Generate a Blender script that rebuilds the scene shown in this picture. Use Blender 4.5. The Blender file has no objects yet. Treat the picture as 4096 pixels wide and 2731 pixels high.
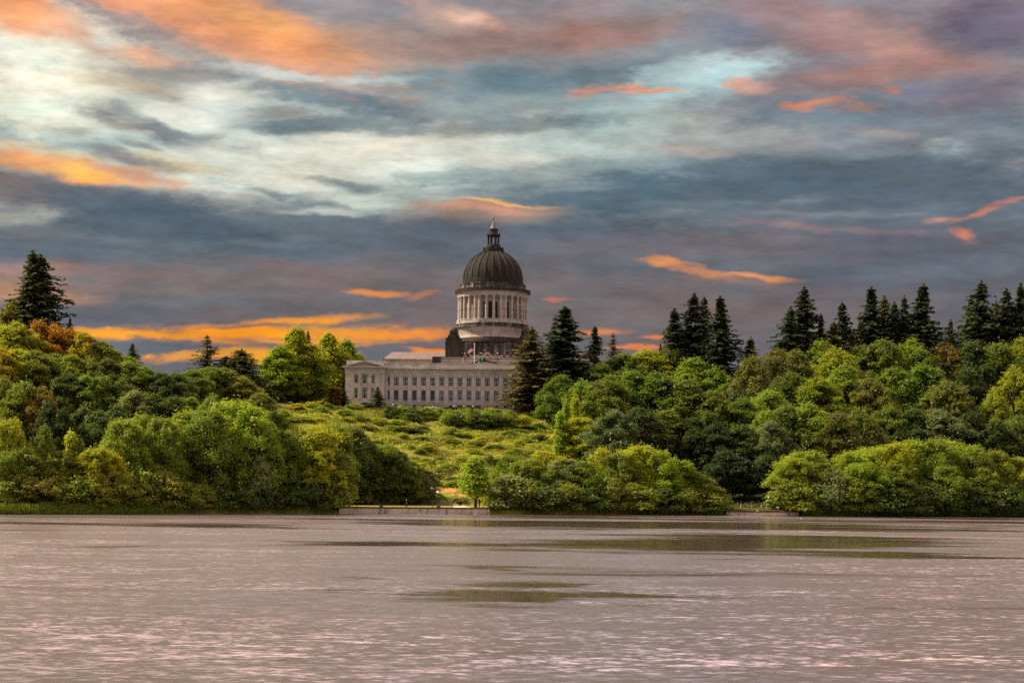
import bpy, math, random
import numpy as np
from mathutils import Matrix, Vector, noise as mnoise

random.seed(7)
SC = bpy.context.scene
COL = SC.collection
R = math.radians
PI = math.pi

# ------------------------------------------------------------------ camera model (photo pixels 4096 x 2731)
F, CX, HY, ROLL, CAMZ = 6600.0, 2048.0, 1930.0, R(0.7), 7.5
CR, SR = math.cos(ROLL), math.sin(ROLL)

def level(px, py):
    """photo pixel -> offsets from the horizon point with the camera's roll taken out"""
    dx, dy = px - CX, py - HY
    return dx * CR + dy * SR, -dx * SR + dy * CR

def at(px, py, Y):
    """world point at depth Y seen at a photo pixel"""
    a, b = level(px, py)
    return Vector((a * Y / F, Y, CAMZ - b * Y / F))

# ------------------------------------------------------------------ object helpers
def tag(o, label=None, cat=None, group=None, kind=None):
    if label: o['label'] = label
    if cat: o['category'] = cat
    if group: o['group'] = group
    if kind: o['kind'] = kind
    return o

def empty(name, loc=(0, 0, 0), rz=0.0):
    o = bpy.data.objects.new(name, None)
    o.empty_display_size = 0.5
    o.location = loc
    o.rotation_euler = (0, 0, rz)
    COL.objects.link(o)
    return o

def link(name, me, mat=None, parent=None, loc=None):
    o = bpy.data.objects.new(name, me)
    COL.objects.link(o)
    if mat is not None and len(me.materials) == 0:
        me.materials.append(mat)
    if parent is not None: o.parent = parent
    if loc is not None: o.location = loc
    return o

def copy_tree(o, parent=None):
    kids = [c for c in bpy.data.objects if c.parent == o]
    c = o.copy(); COL.objects.link(c)
    if parent is not None: c.parent = parent
    for k in kids: copy_tree(k, c)
    return c

class MB:
    """collects shapes into one mesh"""
    def __init__(s): s.v = []; s.f = []; s.sm = []
    def add(s, vs, fs, smooth=False):
        n = len(s.v); s.v.extend([tuple(p) for p in vs]); s.f.extend([tuple(i + n for i in f) for f in fs]); s.sm.extend([smooth] * len(fs)); return s
    def box(s, x0, x1, y0, y1, z0, z1, m=None):
        vs = [(x0,y0,z0),(x1,y0,z0),(x1,y1,z0),(x0,y1,z0),(x0,y0,z1),(x1,y0,z1),(x1,y1,z1),(x0,y1,z1)]
        if m is not None: vs = [m @ Vector(p) for p in vs]
        return s.add(vs, [(0,3,2,1),(4,5,6,7),(0,1,5,4),(1,2,6,5),(2,3,7,6),(3,0,4,7)])
    def lathe(s, prof, seg=32, c=(0, 0), a0=0.0, a1=2*PI, smooth=False, cap=True):
        full = abs(a1 - a0 - 2*PI) < 1e-6
        n = seg if full else seg + 1
        vs = []; fs = []
        for r, z in prof:
            for k in range(n):
                a = a0 + (a1 - a0) * k / seg
                vs.append((c[0] + r*math.cos(a), c[1] + r*math.sin(a), z))
        for i in range(len(prof) - 1):
            for k in range(seg):
                k2 = (k + 1) % n
                fs.append((i*n+k, i*n+k2, (i+1)*n+k2, (i+1)*n+k))
        if cap and full:
            fs.append(tuple(reversed(range(n)))); fs.append(tuple((len(prof)-1)*n + k for k in range(n)))
        return s.add(vs, fs, smooth)
    def tube(s, pts, rad, seg=6, smooth=True):
        pts = [Vector(p) for p in pts]
        if not hasattr(rad, '__len__'): rad = [rad] * len(pts)
        vs = []; fs = []
        for i, p in enumerate(pts):
            d = (pts[min(i+1, len(pts)-1)] - pts[max(i-1, 0)]).normalized()
            u = d.cross(Vector((0.31, 0.95, 0.05))); u = u.normalized() if u.length > 1e-4 else Vector((1, 0, 0))
            w = d.cross(u)
            for k in range(seg):
                a = 2*PI*k/seg
                vs.append(p + (u*math.cos(a) + w*math.sin(a)) * rad[i])
        for i in range(len(pts)-1):
            for k in range(seg):
                k2 = (k+1) % seg
                fs.append((i*seg+k, i*seg+k2, (i+1)*seg+k2, (i+1)*seg+k))
        fs.append(tuple(reversed(range(seg)))); fs.append(tuple((len(pts)-1)*seg + k for k in range(seg)))
        return s.add(vs, fs, smooth)
    def prism(s, poly, y0, y1):
        """polygon in x,z pulled from y0 to y1"""
        n = len(poly)
        vs = [(x, y0, z) for x, z in poly] + [(x, y1, z) for x, z in poly]
        fs = [tuple(range(n)), tuple(reversed(range(n, 2*n)))]
        for k in range(n): fs.append((k, k+n, (k+1) % n + n, (k+1) % n))
        return s.add(vs, fs)
    def mesh(s, name):
        me = bpy.data.meshes.new(name)
        me.from_pydata(s.v, [], s.f)
        if any(s.sm): me.polygons.foreach_set('use_smooth', s.sm)
        me.validate(); me.update()
        return me
    def build(s, name, mat, parent=None, loc=None):
        return link(name, s.mesh(name), mat, parent, loc)

def quads_mesh(name, co):
    """co: n x 4 x 3 array of separate leaves"""
    n = len(co)
    me = bpy.data.meshes.new(name)
    me.vertices.add(n*4); me.loops.add(n*4); me.polygons.add(n)
    me.vertices.foreach_set('co', np.ascontiguousarray(co, dtype=np.float32).ravel())
    me.loops.foreach_set('vertex_index', np.arange(n*4, dtype=np.int32))
    me.polygons.foreach_set('loop_start', np.arange(0, n*4, 4, dtype=np.int32))
    me.polygons.foreach_set('loop_total', np.full(n, 4, dtype=np.int32))
    me.update(calc_edges=True)
    return me

# ------------------------------------------------------------------ node helpers
class NT:
    def __init__(s, tree): s.t = tree; s.n = tree.nodes; s.l = tree.links
    def new(s, typ, **kw):
        nd = s.n.new(typ)
        for k, v in kw.items(): setattr(nd, k, v)
        return nd
    def put(s, sock, v):
        if isinstance(v, bpy.types.NodeSocket): s.l.new(v, sock)
        elif v is not None: sock.default_value = v
    def math(s, op, a, b=None, c=None, clamp=False):
        nd = s.new('ShaderNodeMath', operation=op, use_clamp=clamp)
        for i, v in enumerate((a, b, c)):
            if v is not None: s.put(nd.inputs[i], v)
        return nd.outputs[0]
    def vmath(s, op, a, b=None, scale=None, c=None):
        nd = s.new('ShaderNodeVectorMath', operation=op)
        s.put(nd.inputs[0], a)
        if b is not None: s.put(nd.inputs[1], b)
        if c is not None: s.put(nd.inputs[2], c)
        if scale is not None: s.put(nd.inputs['Scale'], scale)
        return nd.outputs['Value'] if op in ('LENGTH', 'DOT_PRODUCT') else nd.outputs[0]
    def noise(s, vec, scale, detail=3, rough=0.55, color=False):
        nd = s.new('ShaderNodeTexNoise')
        if vec is not None: s.l.new(vec, nd.inputs['Vector'])
        nd.inputs['Scale'].default_value = scale; nd.inputs['Detail'].default_value = detail; nd.inputs['Roughness'].default_value = rough
        return nd.outputs['Color'] if color else nd.outputs[0]
    def rng(s, v, a, b, c=0.0, d=1.0, smooth=True):
        nd = s.new('ShaderNodeMapRange', interpolation_type='SMOOTHSTEP' if smooth else 'LINEAR')
        for k, x in zip(('Value', 'From Min', 'From Max', 'To Min', 'To Max'), (v, a, b, c, d)): s.put(nd.inputs[k], x)
        return nd.outputs[0]
    def mix(s, fac, a, b, blend='MIX'):
        nd = s.new('ShaderNodeMix', data_type='RGBA', blend_type=blend)
        s.put(nd.inputs[0], fac); s.put(nd.inputs[6], a); s.put(nd.inputs[7], b)
        return nd.outputs[2]
    def ramp(s, fac, stops):
        nd = s.new('ShaderNodeValToRGB')
        s.put(nd.inputs[0], fac)
        e = nd.color_ramp.elements
        while len(e) < len(stops): e.new(0.5)
        for el, (p, c) in zip(e, stops): el.position = p; el.color = c4(c)
        return nd.outputs[0]
    def mapv(s, vec, scale=(1, 1, 1), loc=(0, 0, 0), rot=(0, 0, 0)):
        nd = s.new('ShaderNodeMapping')
        s.l.new(vec, nd.inputs[0]); nd.inputs['Location'].default_value = loc; nd.inputs['Rotation'].default_value = rot; nd.inputs['Scale'].default_value = scale
        return nd.outputs[0]

def c4(c): return (c[0], c[1], c[2], 1.0)
def lin(r, g, b):
    def f(x):
        x /= 255.0
        return x/12.92 if x <= 0.04045 else ((x+0.055)/1.055)**2.4
    return (f(r), f(g), f(b))

def newmat(name):
    m = bpy.data.materials.new(name); m.use_nodes = True
    t = NT(m.node_tree); t.n.clear()
    out = t.new('ShaderNodeOutputMaterial')
    return m, t, out

def principled(t, out, col, rough=0.7, metallic=0.0, spec=0.3, bump=None, bs=0.3, bd=0.02):
    p = t.new('ShaderNodeBsdfPrincipled')
    t.put(p.inputs['Base Color'], c4(col) if isinstance(col, tuple) and len(col) == 3 else col)
    t.put(p.inputs['Roughness'], rough); t.put(p.inputs['Metallic'], metallic)
    p.inputs['Specular IOR Level'].default_value = spec
    if bump is not None:
        b = t.new('ShaderNodeBump'); b.inputs['Strength'].default_value = bs; b.inputs['Distance'].default_value = bd
        t.l.new(bump, b.inputs['Height']); t.l.new(b.outputs[0], p.inputs['Normal'])
    t.l.new(p.outputs[0], out.inputs[0])
    return p

def plain(name, col, rough=0.6, metallic=0.0, var=0.25, scale=3.0, spec=0.3):
    """a colour with some procedural unevenness"""
    m, t, out = newmat(name)
    tc = t.new('ShaderNodeTexCoord')
    n = t.noise(tc.outputs['Object'], scale, 4)
    f = t.rng(n, 0.3, 0.7, 1 - var, 1 + var)
    cc = t.vmath('SCALE', c4(col)[:3], scale=f)
    principled(t, out, cc, rough, metallic, spec)
    return m
# ------------------------------------------------------------------ world: Nishita daylight under layered evening clouds
SUN_AZ, SUN_EL = R(-80), R(43)          # azimuth from +Y towards +X, elevation
SUN_DIR = Vector((math.sin(SUN_AZ)*math.cos(SUN_EL), math.cos(SUN_AZ)*math.cos(SUN_EL), math.sin(SUN_EL)))

RAG = 1.7
EXPO = .6
SKY = 2**-EXPO
def sky_pos(x, y):
    """cloud-chart position -> azimuth / elevation in units of 100 chart steps"""
    a, b = level(x*1.7415, y*1.7415)
    az = math.atan(a/F); el = math.atan(-b/F*math.cos(az))
    return az*F/174.15, el*F/174.15

# cx, cy, rx, ry, tilt(deg), colour, amount, softness, raggedness
CLOUDS = [
 # broad tones
 (500,310,1000,190,0,(184,188,180),.9,.9,1),
 (1300,320,640,120,0,(178,186,182),.85,.9,1),
 (2000,200,420,260,0,(134,128,138),.8,.9,.8),
 (1300,110,500,130,0,(140,138,142),.8,.9,.8),
 (2000,470,650,150,0,(88,104,118),.9,.8,.8),
 (1200,590,1700,90,0,(95,103,113),.85,.8,.6),
 (1700,640,800,60,0,(98,100,108),.8,.9,.6),
 (700,700,1100,110,0,(112,105,108),.7,.9,.8),
 (1650,780,900,100,0,(108,104,108),.7,.9,.5),
 # cream gaps
 (110,165,190,120,-10,(246,240,216),1,.8,1.2),
 (250,100,110,50,-25,(224,226,210),.9,.8,1.2),
 (60,230,150,60,-10,(250,244,214),.9,.8,1.2),
 (760,374,470,66,3,(234,231,212),1,.8,1),
 (560,408,250,48,-8,(234,231,212),1,.7,1),
 (1120,348,380,66,8,(216,218,204),1,.8,1),
 (1330,300,230,50,12,(186,200,196),.8,.8,1.2),
 (420,262,230,52,14,(214,220,208),.9,.8,1.3),
 (600,215,180,30,-6,(198,208,200),.7,.8,1.4),
 (930,170,220,26,6,(178,192,190),.7,.8,1.4),
 (850,468,190,26,10,(204,214,202),.9,.7,1.4),
 (1020,430,200,30,4,(200,208,196),.8,.8,1.2),
 (1620,185,170,48,10,(188,208,206),.9,.8,1.4),
 (1490,290,150,34,0,(184,192,184),.8,.8,1.4),
 (1700,320,240,24,8,(176,182,178),.7,.8,1.4),
 (2180,335,70,24,4,(198,216,216),.9,.7,1.3),
 (90,495,130,16,14,(176,184,172),.8,.8,1.4),
 (470,570,110,9,6,(158,172,168),.8,.8,1.2),
 (1830,457,70,11,6,(142,158,160),.9,.7,1.3),
 (1370,262,110,30,0,(172,180,172),.7,.8,1.4),
 # slate banks
 (1150,190,300,70,0,(124,142,148),.85,.9,1.2),
 (1180,195,190,34,2,(104,126,136),.8,.8,1.4),
 (1420,175,150,40,6,(108,128,136),.85,.8,1.3),
 (940,190,170,40,6,(136,148,150),.8,.9,1.3),
 (1200,288,240,20,2,(122,136,140),.8,.8,1.4),
 (1000,255,180,18,-4,(122,140,144),.75,.8,1.4),
 (660,200,110,20,6,(150,148,142),.85,.8,1.2),
 (760,225,190,32,-6,(120,132,136),.95,.6,1.1),
 (870,240,110,26,-10,(98,116,126),.9,.7,1.2),
 (720,285,170,22,6,(112,128,134),.9,.6,1.1),
 (860,290,110,16,2,(126,140,142),.8,.8,1.4),
 (640,262,90,12,8,(146,144,138),.8,.8,1.3),
 (470,170,110,17,3,(122,136,142),.9,.6,1.1),
 (330,172,180,22,2,(160,152,140),.8,.8,1.2),
 (200,180,90,16,0,(188,172,148),.7,.9,1.3),
 (330,205,150,12,-2,(158,154,146),.7,.8,1.3),
 (400,228,120,9,-4,(140,146,146),.7,.8,1.4),
 (220,268,170,24,-8,(150,142,134),.9,.6,1.1),
 (340,290,110,24,-20,(118,126,130),.9,.6,1.1),
 (110,290,80,16,-4,(176,160,140),.7,.8,1.3),
 (540,330,120,18,-4,(120,130,132),.9,.6,1.2),
 (590,350,70,12,-14,(110,124,128),.8,.7,1.3),
 (330,335,60,9,-10,(148,142,136),.8,.8,1.4),
 (20,195,50,22,-14,(140,140,138),.7,.8,1.3),
 (10,245,50,14,-8,(190,164,144),.7,.8,1.3),
 (2090,275,330,54,-6,(116,126,136),.85,.8,1.1),
 (1900,380,420,30,4,(100,116,126),.85,.8,1.1),
 (1250,398,330,22,3,(128,142,142),.75,.8,1.4),
 (1400,445,420,38,2,(90,108,118),.9,.8,1.1),
 (1750,420,520,60,4,(84,102,116),.8,.8,1.1),
 (680,462,160,24,-7,(100,118,126),.85,.7,1.4),
 (800,430,110,12,-8,(128,142,142),.8,.7,1.4),
 (130,440,330,44,-3,(122,112,112),.95,.6,.9),
 (400,520,330,72,-7,(82,100,114),.95,.6,.8),
 (760,520,230,36,-6,(96,114,124),.85,.7,1),
 (1110,540,380,56,0,(88,98,110),.9,.7,.9),
 (1110,485,170,24,0,(150,126,112),.7,.8,1),
 (250,590,420,34,0,(94,106,116),.85,.8,.9),
 (2000,560,420,44,0,(96,98,110),.8,.8,.8),
 # warm lit sheets
 (540,62,330,66,-17,(238,158,106),.92,1,1.2),
 (420,16,330,36,-8,(236,164,120),.9,1,1.2),
 (700,95,240,36,-12,(226,156,112),.75,1,1.3),
 (40,30,110,44,-10,(244,160,100),.9,.9,1),
 (200,72,90,28,-12,(236,176,138),.8,.9,1.2),
 (300,128,130,18,-6,(226,170,134),.7,.9,1.2),
 (900,100,240,40,-4,(190,146,124),.7,1,1.3),
 (1060,55,130,38,-10,(216,158,134),.8,1,1.4),
 (1150,90,260,48,0,(158,134,126),.65,1,1.3),
 (1400,82,220,54,4,(160,118,106),.8,.9,1),
 (1250,16,220,28,0,(152,138,142),.8,.9,1),
 (1700,66,140,50,0,(132,132,148),.8,.9,1),
 (2060,105,260,50,-18,(192,140,124),.8,1,1.3),
 (1850,68,190,50,-16,(164,128,126),.75,1,1.2),
 (1950,182,240,28,4,(158,124,118),.7,1,1.2),
 (2290,50,130,70,0,(112,104,124),.85,.9,.8),
 (2250,215,160,40,0,(122,116,130),.8,.9,.8),
 (1425,205,60,9,4,(240,156,120),.9,.9,2.2),
 (1490,213,72,6,2,(246,156,114),.95,.7,1.2),
 (1340,219,46,11,14,(222,150,124),.8,.8,1.5),
 (1700,190,34,10,8,(230,160,130),.8,.8,1.5),
 (1745,206,30,12,0,(214,154,134),.7,.8,1.5),
 (1885,238,62,12,5,(234,138,98),.9,.9,2.2),
 (1985,252,52,11,6,(206,138,114),.75,1,2.2),
 (2060,205,28,11,-20,(190,125,105),.8,.8,1.5),
 (2030,305,70,10,-6,(172,150,140),.6,.9,1.3),
 (1600,348,120,12,0,(184,160,142),.6,.9,1.4),
 (110,352,220,16,-5,(236,204,160),.7,.9,1.3),
 (150,388,230,22,-5,(246,170,104),.95,.8,1),
 (205,400,64,12,-4,(255,184,84),.9,.9,1),
 (420,376,120,14,-8,(250,214,156),.9,.8,1.2),
 (300,362,130,18,-8,(128,116,116),.85,.7,1.2),
 (330,402,110,14,-6,(196,148,120),.8,.8,1.2),
 (1110,462,135,4,-3,(250,184,104),.9,.9,.8),
 (1095,474,150,10,-2,(200,146,118),.8,.8,.9),
 # low pinkish veils
 (350,636,520,16,0,(132,110,106),.7,.9,1),
 (0,618,140,16,0,(170,126,114),.8,.9,1),
 (0,672,200,34,0,(196,142,108),.85,.9,.9),
 (380,668,330,14,0,(128,110,106),.6,.9,1),
 (260,722,340,22,0,(86,96,110),.8,.8,.9),
 (480,705,130,8,2,(98,112,118),.7,.9,.9),
 (720,620,260,12,-4,(124,106,104),.6,.9,1),
 (900,710,260,26,0,(112,102,106),.6,.9,1),
 (1600,558,420,26,0,(118,106,112),.6,.9,1),
 (1860,520,200,8,-4,(140,114,112),.7,.9,1),
 (1430,650,240,22,0,(112,102,104),.6,.9,1),
 (1650,720,420,30,0,(114,102,106),.7,.9,.8),
 (2050,700,420,46,0,(98,97,108),.7,.9,.7),
 (1400,715,160,16,0,(92,96,106),.6,.9,.9), (1550,730,700,70,0,(122,105,103),.6,1,.9), (820,640,480,34,0,(124,107,104),.55,1,1.1), (1500,590,420,30,0,(116,104,106),.5,1,1.1), (640,735,420,18,0,(118,102,100),.5,1,1),
 # glowing streaks near the hills
 (250,768,320,8,1,(250,165,40),.95,.8,.7),
 (600,766,330,17,3,(254,158,16),1,.8,.8),
 (690,738,150,10,6,(250,156,44),1,.8,.8),
 (870,766,180,12,2,(240,146,50),1,.8,.7),
 (590,752,150,5,6,(150,116,96),.9,.7,.5),
 (690,786,210,9,3,(248,154,40),.9,.7,.8),
 (480,785,60,5,0,(240,150,70),.7,.8,1),
 (610,822,150,18,0,(254,168,18),1,.8,.7),
 (500,822,170,13,3,(240,156,54),.9,.9,.8),
 (415,820,32,12,14,(246,160,66),.9,.7,1),
 (345,820,16,6,20,(240,150,66),.9,.7,1),
 (990,803,62,7,-3,(240,140,48),.95,.6,.6),
 (620,795,90,8,-4,(120,108,104),.8,.8,.8),
 (862,674,68,8,0,(232,140,74),.95,.6,.8),
 (965,680,42,9,10,(196,126,94),.8,.8,1),
 (1288,685,36,6,2,(192,116,90),.9,.7,.9),
 (1540,606,54,8,-6,(240,146,72),.9,.9,1.3),
 (1610,624,80,9,-14,(200,130,92),.85,1,1.4),
 (1745,638,92,7,-4,(232,142,78),.9,.9,1.2),
 (1700,648,110,10,-4,(150,112,100),.6,.9,.9),
 (2150,500,34,10,6,(194,142,124),.8,1,2),
 (2240,487,50,7,12,(196,126,108),.9,.8,1.2),
 (2200,536,26,8,-20,(208,126,98),.85,1,2),
 (2310,462,52,5,8,(170,116,110),.9,.8,1.2),
 (1385,762,60,9,0,(226,132,70),.95,.7,.7),
 (1470,797,80,5,0,(236,130,78),.95,.7,.6),
 (1515,776,40,6,0,(228,134,76),.95,.7,.7),
 # bright breaks lying over the warm sheets
 (250,92,70,28,-20,(224,228,216),.85,1,1.5),
 (90,180,120,70,-20,(255,250,228),.95,1,1.1), (150,150,110,40,-10,(250,248,226),.8,1,1.2), (60,255,130,30,-8,(250,244,220),.85,1,1.2), (440,245,200,20,12,(222,226,214),.75,1,1.4),
 (290,205,150,14,-4,(206,190,160),.6,1,1.6),
 (640,355,150,10,-8,(140,150,148),.5,1,1.8),
 (700,350,260,26,4,(238,235,216),.9,1,1.2), (1000,360,260,26,4,(230,229,212),.8,1,1.3), (640,425,200,14,-10,(226,226,210),.7,1,1.4),
 (1090,40,60,16,-14,(226,176,152),.7,1,1.8),
 (1500,120,160,26,8,(130,146,152),.7,1,1.4),
 (1570,165,110,28,8,(196,212,208),.7,1,1.6),
 (1180,240,200,18,4,(150,164,162),.6,1,1.7),
 (1850,330,200,18,4,(150,158,162),.6,1,1.5),
 (2030,170,200,20,2,(176,128,118),.6,1,1.5),
 (660,170,140,11,-4,(204,216,210),.8,1,1.4), (500,250,80,40,10,(226,230,218),.85,1,1.2), (760,325,220,14,2,(222,226,212),.75,1,1.4),
 (930,330,240,20,4,(230,229,212),.8,1,1.3), (1330,335,170,24,6,(200,206,196),.75,1,1.4), (870,180,110,9,4,(192,208,206),.7,1,1.5),
 (600,55,180,36,-14,(246,164,98),.8,1,1.3), (330,125,70,16,-6,(238,180,146),.75,1,1.5), (1065,48,40,14,0,(240,190,166),.8,1,1.6),
 (850,455,160,14,6,(206,214,202),.7,1,1.5), (740,492,110,10,2,(198,208,198),.7,1,1.5), (560,440,110,9,-14,(206,214,204),.6,1,1.6),
 (1250,390,260,14,4,(160,172,168),.7,1,1.6), (1050,450,170,12,4,(150,164,160),.7,1,1.6), (1330,430,150,8,2,(128,144,148),.6,1,1.8), (2040,345,200,12,2,(132,146,152),.6,1,1.7), (1650,465,160,8,0,(110,126,136),.6,1,1.6), (1950,490,220,7,0,(126,134,144),.6,1,1.6), (200,545,240,12,-4,(110,118,124),.5,1,1.5), (640,560,220,9,2,(112,124,132),.6,1,1.6), (1500,505,260,8,2,(104,112,122),.6,1,1.6), (1180,420,240,8,2,(120,138,142),.6,1,1.8), (1100,400,200,8,2,(150,162,160),.6,1,1.8), (1000,395,110,6,2,(176,184,176),.6,1,1.8),
]

def make_world():
    w = bpy.data.worlds.new("World"); SC.world = w; w.use_nodes = True
    t = NT(w.node_tree); t.n.clear()
    out = t.new('ShaderNodeOutputWorld')
    tc = t.new('ShaderNodeTexCoord'); d = tc.outputs['Generated']
    sx = t.new('ShaderNodeSeparateXYZ'); t.l.new(d, sx.inputs[0])
    az = t.math('ARCTAN2', sx.outputs[0], sx.outputs[1])
    el = t.math('ARCSINE', sx.outputs[2])
    K = F/174.15
    cmb = t.new('ShaderNodeCombineXYZ')
    t.l.new(t.math('MULTIPLY', az, K), cmb.inputs[0]); t.l.new(t.math('MULTIPLY', el, K), cmb.inputs[1])
    # turbulence that bends the cloud edges
    dv = t.mapv(d, (1, 1, 2.6))
    n1 = t.noise(dv, 9.0, 4, .55, color=True)
    n2 = t.noise(dv, 34.0, 4, .6, color=True)
    wv = t.vmath('SUBTRACT', n1, (.5, .5, .5)); wv = t.vmath('MULTIPLY', wv, (1.1, .42, 0))
    wv2 = t.vmath('SUBTRACT', n2, (.5, .5, .5)); wv2 = t.vmath('MULTIPLY', wv2, (.9, .36, 0))
    q = t.vmath('ADD', cmb.outputs[0], t.vmath('ADD', wv, wv2))
    # ragged billow field shared by every bank
    rag = t.noise(t.mapv(d, (1, 1, 3.2), rot=(0, R(4), 0)), 20.0, 8, .68)
    rag = t.math('ADD', t.math('MULTIPLY', rag, .7), t.math('MULTIPLY', t.noise(t.mapv(d, (1, 1, 2.8), loc=(4, 1, 2)), 75.0, 5, .62), .5))
    rag = t.math('SUBTRACT', rag, .6)
    # base by elevation
    stops = [(0, lin(112,104,108)), (.16, lin(104,103,108)), (.30, lin(98,104,114)), (.42, lin(112,122,128)), (.58, lin(150,160,160)), (.75, lin(150,152,152)), (.88, lin(152,140,140)), (1, lin(166,150,150))]
    col = t.ramp(t.rng(el, 0.0, 0.29, 0, 1, smooth=False), stops)
    fine = t.noise(t.mapv(d, (1, 1, 4.5), rot=(0, R(5), 0)), 40.0, 6, .62)
    fine = t.rng(fine, .25, .75, .92, 1.08, smooth=False)
    bil = t.noise(t.mapv(d, (1, 1, 3.4), loc=(2, 5, 1), rot=(0, R(-4), 0)), 19.0, 8, .68)
    bil = t.math('MULTIPLY_ADD', t.math('SUBTRACT', bil, .5), t.rng(el, .02, .16, .6, 1.55), 1.0)
    fine = t.math('MULTIPLY', fine, bil)
    tn = t.noise(t.mapv(d, (1, 1, 3), loc=(9, 2, 4)), 11.0, 5, .6)
    tint = t.ramp(tn, [(.34, (.88, 1.02, 1.06)), (.5, (1, 1, 1)), (.66, (1.10, .99, .92))])
    hi = t.noise(t.mapv(d, (1, 1, 2.2)), 3.0, 5, .55)
    veil = t.ramp(hi, [(.34, lin(204,186,204)), (.48, lin(250,198,186)), (.58, lin(246,206,178)), (.68, lin(236,224,222))])
    high = t.mix(t.rng(el, .8, 1.4), t.mix(t.rng(el, .285, .33), col, t.vmath('SCALE', veil, scale=t.rng(el, .29, .62, 1.0, 2.3))), c4([1.35*x for x in lin(180,180,192)]))
    back = t.rng(sx.outputs[1], -.1, -.7)
    high = t.mix(t.math('MULTIPLY', back, .75), high, c4(lin(166,164,172)))
    # fades the chart of clouds into the high veil above it and beside it
    off = t.math('MAXIMUM', t.rng(el, .285, .33), t.rng(t.math('ABSOLUTE', az), .36, .48))

    def bg(c):
        n = t.new('ShaderNodeBackground'); t.l.new(c, n.inputs[0]); n.inputs[1].default_value = SKY
        return n.outputs[0]
    def either(sw, a, b):
        n = t.new('ShaderNodeMixShader'); t.put(n.inputs[0], sw); t.l.new(a, n.inputs[1]); t.l.new(b, n.inputs[2])
        return n.outputs[0]
    def cell(x0, x1, y0, y1):
        """the part of the sky between these bounds, with the clouds that reach into it (a node group)"""
        g = bpy.data.node_groups.new('clouds', 'ShaderNodeTree')
        for nm, ty in (('q', 'NodeSocketVector'), ('rag', 'NodeSocketFloat'), ('base', 'NodeSocketColor')):
            g.interface.new_socket(nm, in_out='INPUT', socket_type=ty)
        g.interface.new_socket('colour', in_out='OUTPUT', socket_type='NodeSocketColor')
        u = NT(g)
        gi = u.new('NodeGroupInput'); go = u.new('NodeGroupOutput')
        q_, rag_, c_ = gi.outputs[0], gi.outputs[1], gi.outputs[2]
        i = 0
        for cx, cy, rx, ry, tilt, c, a, soft, rg in CLOUDS:
            if ry <= 18: soft = min(1.15, soft + .2)
            k = 1 + soft*.55 + .5*rg
            ex = abs(rx*math.cos(R(tilt)))*k + abs(ry*math.sin(R(tilt)))*k + 75
            ey = abs(ry*math.cos(R(tilt)))*k + abs(rx*math.sin(R(tilt)))*k + 36
            if cx + ex < x0 or cx - ex > x1 or cy + ey < y0 or cy - ey > y1: continue
            x, y = sky_pos(cx, cy)
            i += 1
            if i % 10 == 9:      # keeps the shader's evaluation in sequence
                q_ = u.vmath('MULTIPLY_ADD', c_, (1e-7, 1e-7, 0), c=q_)
            mp = u.new('ShaderNodeMapping', vector_type='TEXTURE')
            u.l.new(q_, mp.inputs[0])
            mp.inputs['Location'].default_value = (x, y, 0)
            mp.inputs['Rotation'].default_value = (0, 0, R(tilt - .7))
            mp.inputs['Scale'].default_value = (rx/100, ry/100, 1)
            r = u.vmath('LENGTH', mp.outputs[0])
            r = u.math('MULTIPLY_ADD', rag_, RAG*rg, r)
            f = u.rng(r, 1 + soft*.55, 1 - soft*.75, 0, a)
            c_ = u.mix(f, c_, c4(lin(*c)))
        u.l.new(c_, go.inputs[0])
        n = t.new('ShaderNodeGroup'); n.node_tree = g
        t.l.new(q, n.inputs[0]); t.l.new(rag, n.inputs[1]); t.l.new(col, n.inputs[2])
        return bg(t.mix(off, t.vmath('MULTIPLY', t.vmath('SCALE', n.outputs[0], scale=fine), tint), high))
    def split(x0, x1, y0, y1, cuts):
        if not cuts: return cell(x0, x1, y0, y1)
        ax, v = cuts[0]
        if ax == 'x':
            sw = t.math('GREATER_THAN', qx, sky_pos(v, 400)[0])
            return either(sw, split(x0, v, y0, y1, cuts[1:]), split(v, x1, y0, y1, cuts[1:]))
    def rows(y0, y1, cuts):
        if not cuts: return split(-9999, 9999, y0, y1, [('x', 1080)])
        m = len(cuts)//2
        sw = t.math('LESS_THAN', qy, sky_pos(1176, cuts[m])[1])
        return either(sw, rows(y0, cuts[m], cuts[:m]), rows(cuts[m], y1, cuts[m+1:]))
    sq = t.new('ShaderNodeSeparateXYZ'); t.l.new(cmb.outputs[0], sq.inputs[0])
    qx, qy = sq.outputs[0], sq.outputs[1]
    chart = rows(-9999, 9999, [140, 250, 380, 480, 590, 720])
    outside = t.math('GREATER_THAN', off, .999)
    both = either(outside, chart, bg(high))
    sky = t.new('ShaderNodeTexSky', sky_type='NISHITA')
    sky.sun_disc = False; sky.sun_elevation = SUN_EL; sky.sun_rotation = SUN_AZ
    bgs = t.new('ShaderNodeBackground'); t.l.new(sky.outputs[0], bgs.inputs[0]); bgs.inputs[1].default_value = 0.06
    mx = t.new('ShaderNodeMixShader'); mx.inputs[0].default_value = 0.97
    t.l.new(bgs.outputs[0], mx.inputs[1]); t.l.new(both, mx.inputs[2]); t.l.new(mx.outputs[0], out.inputs[0])
    w.cycles.sampling_method = 'NONE'

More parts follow.
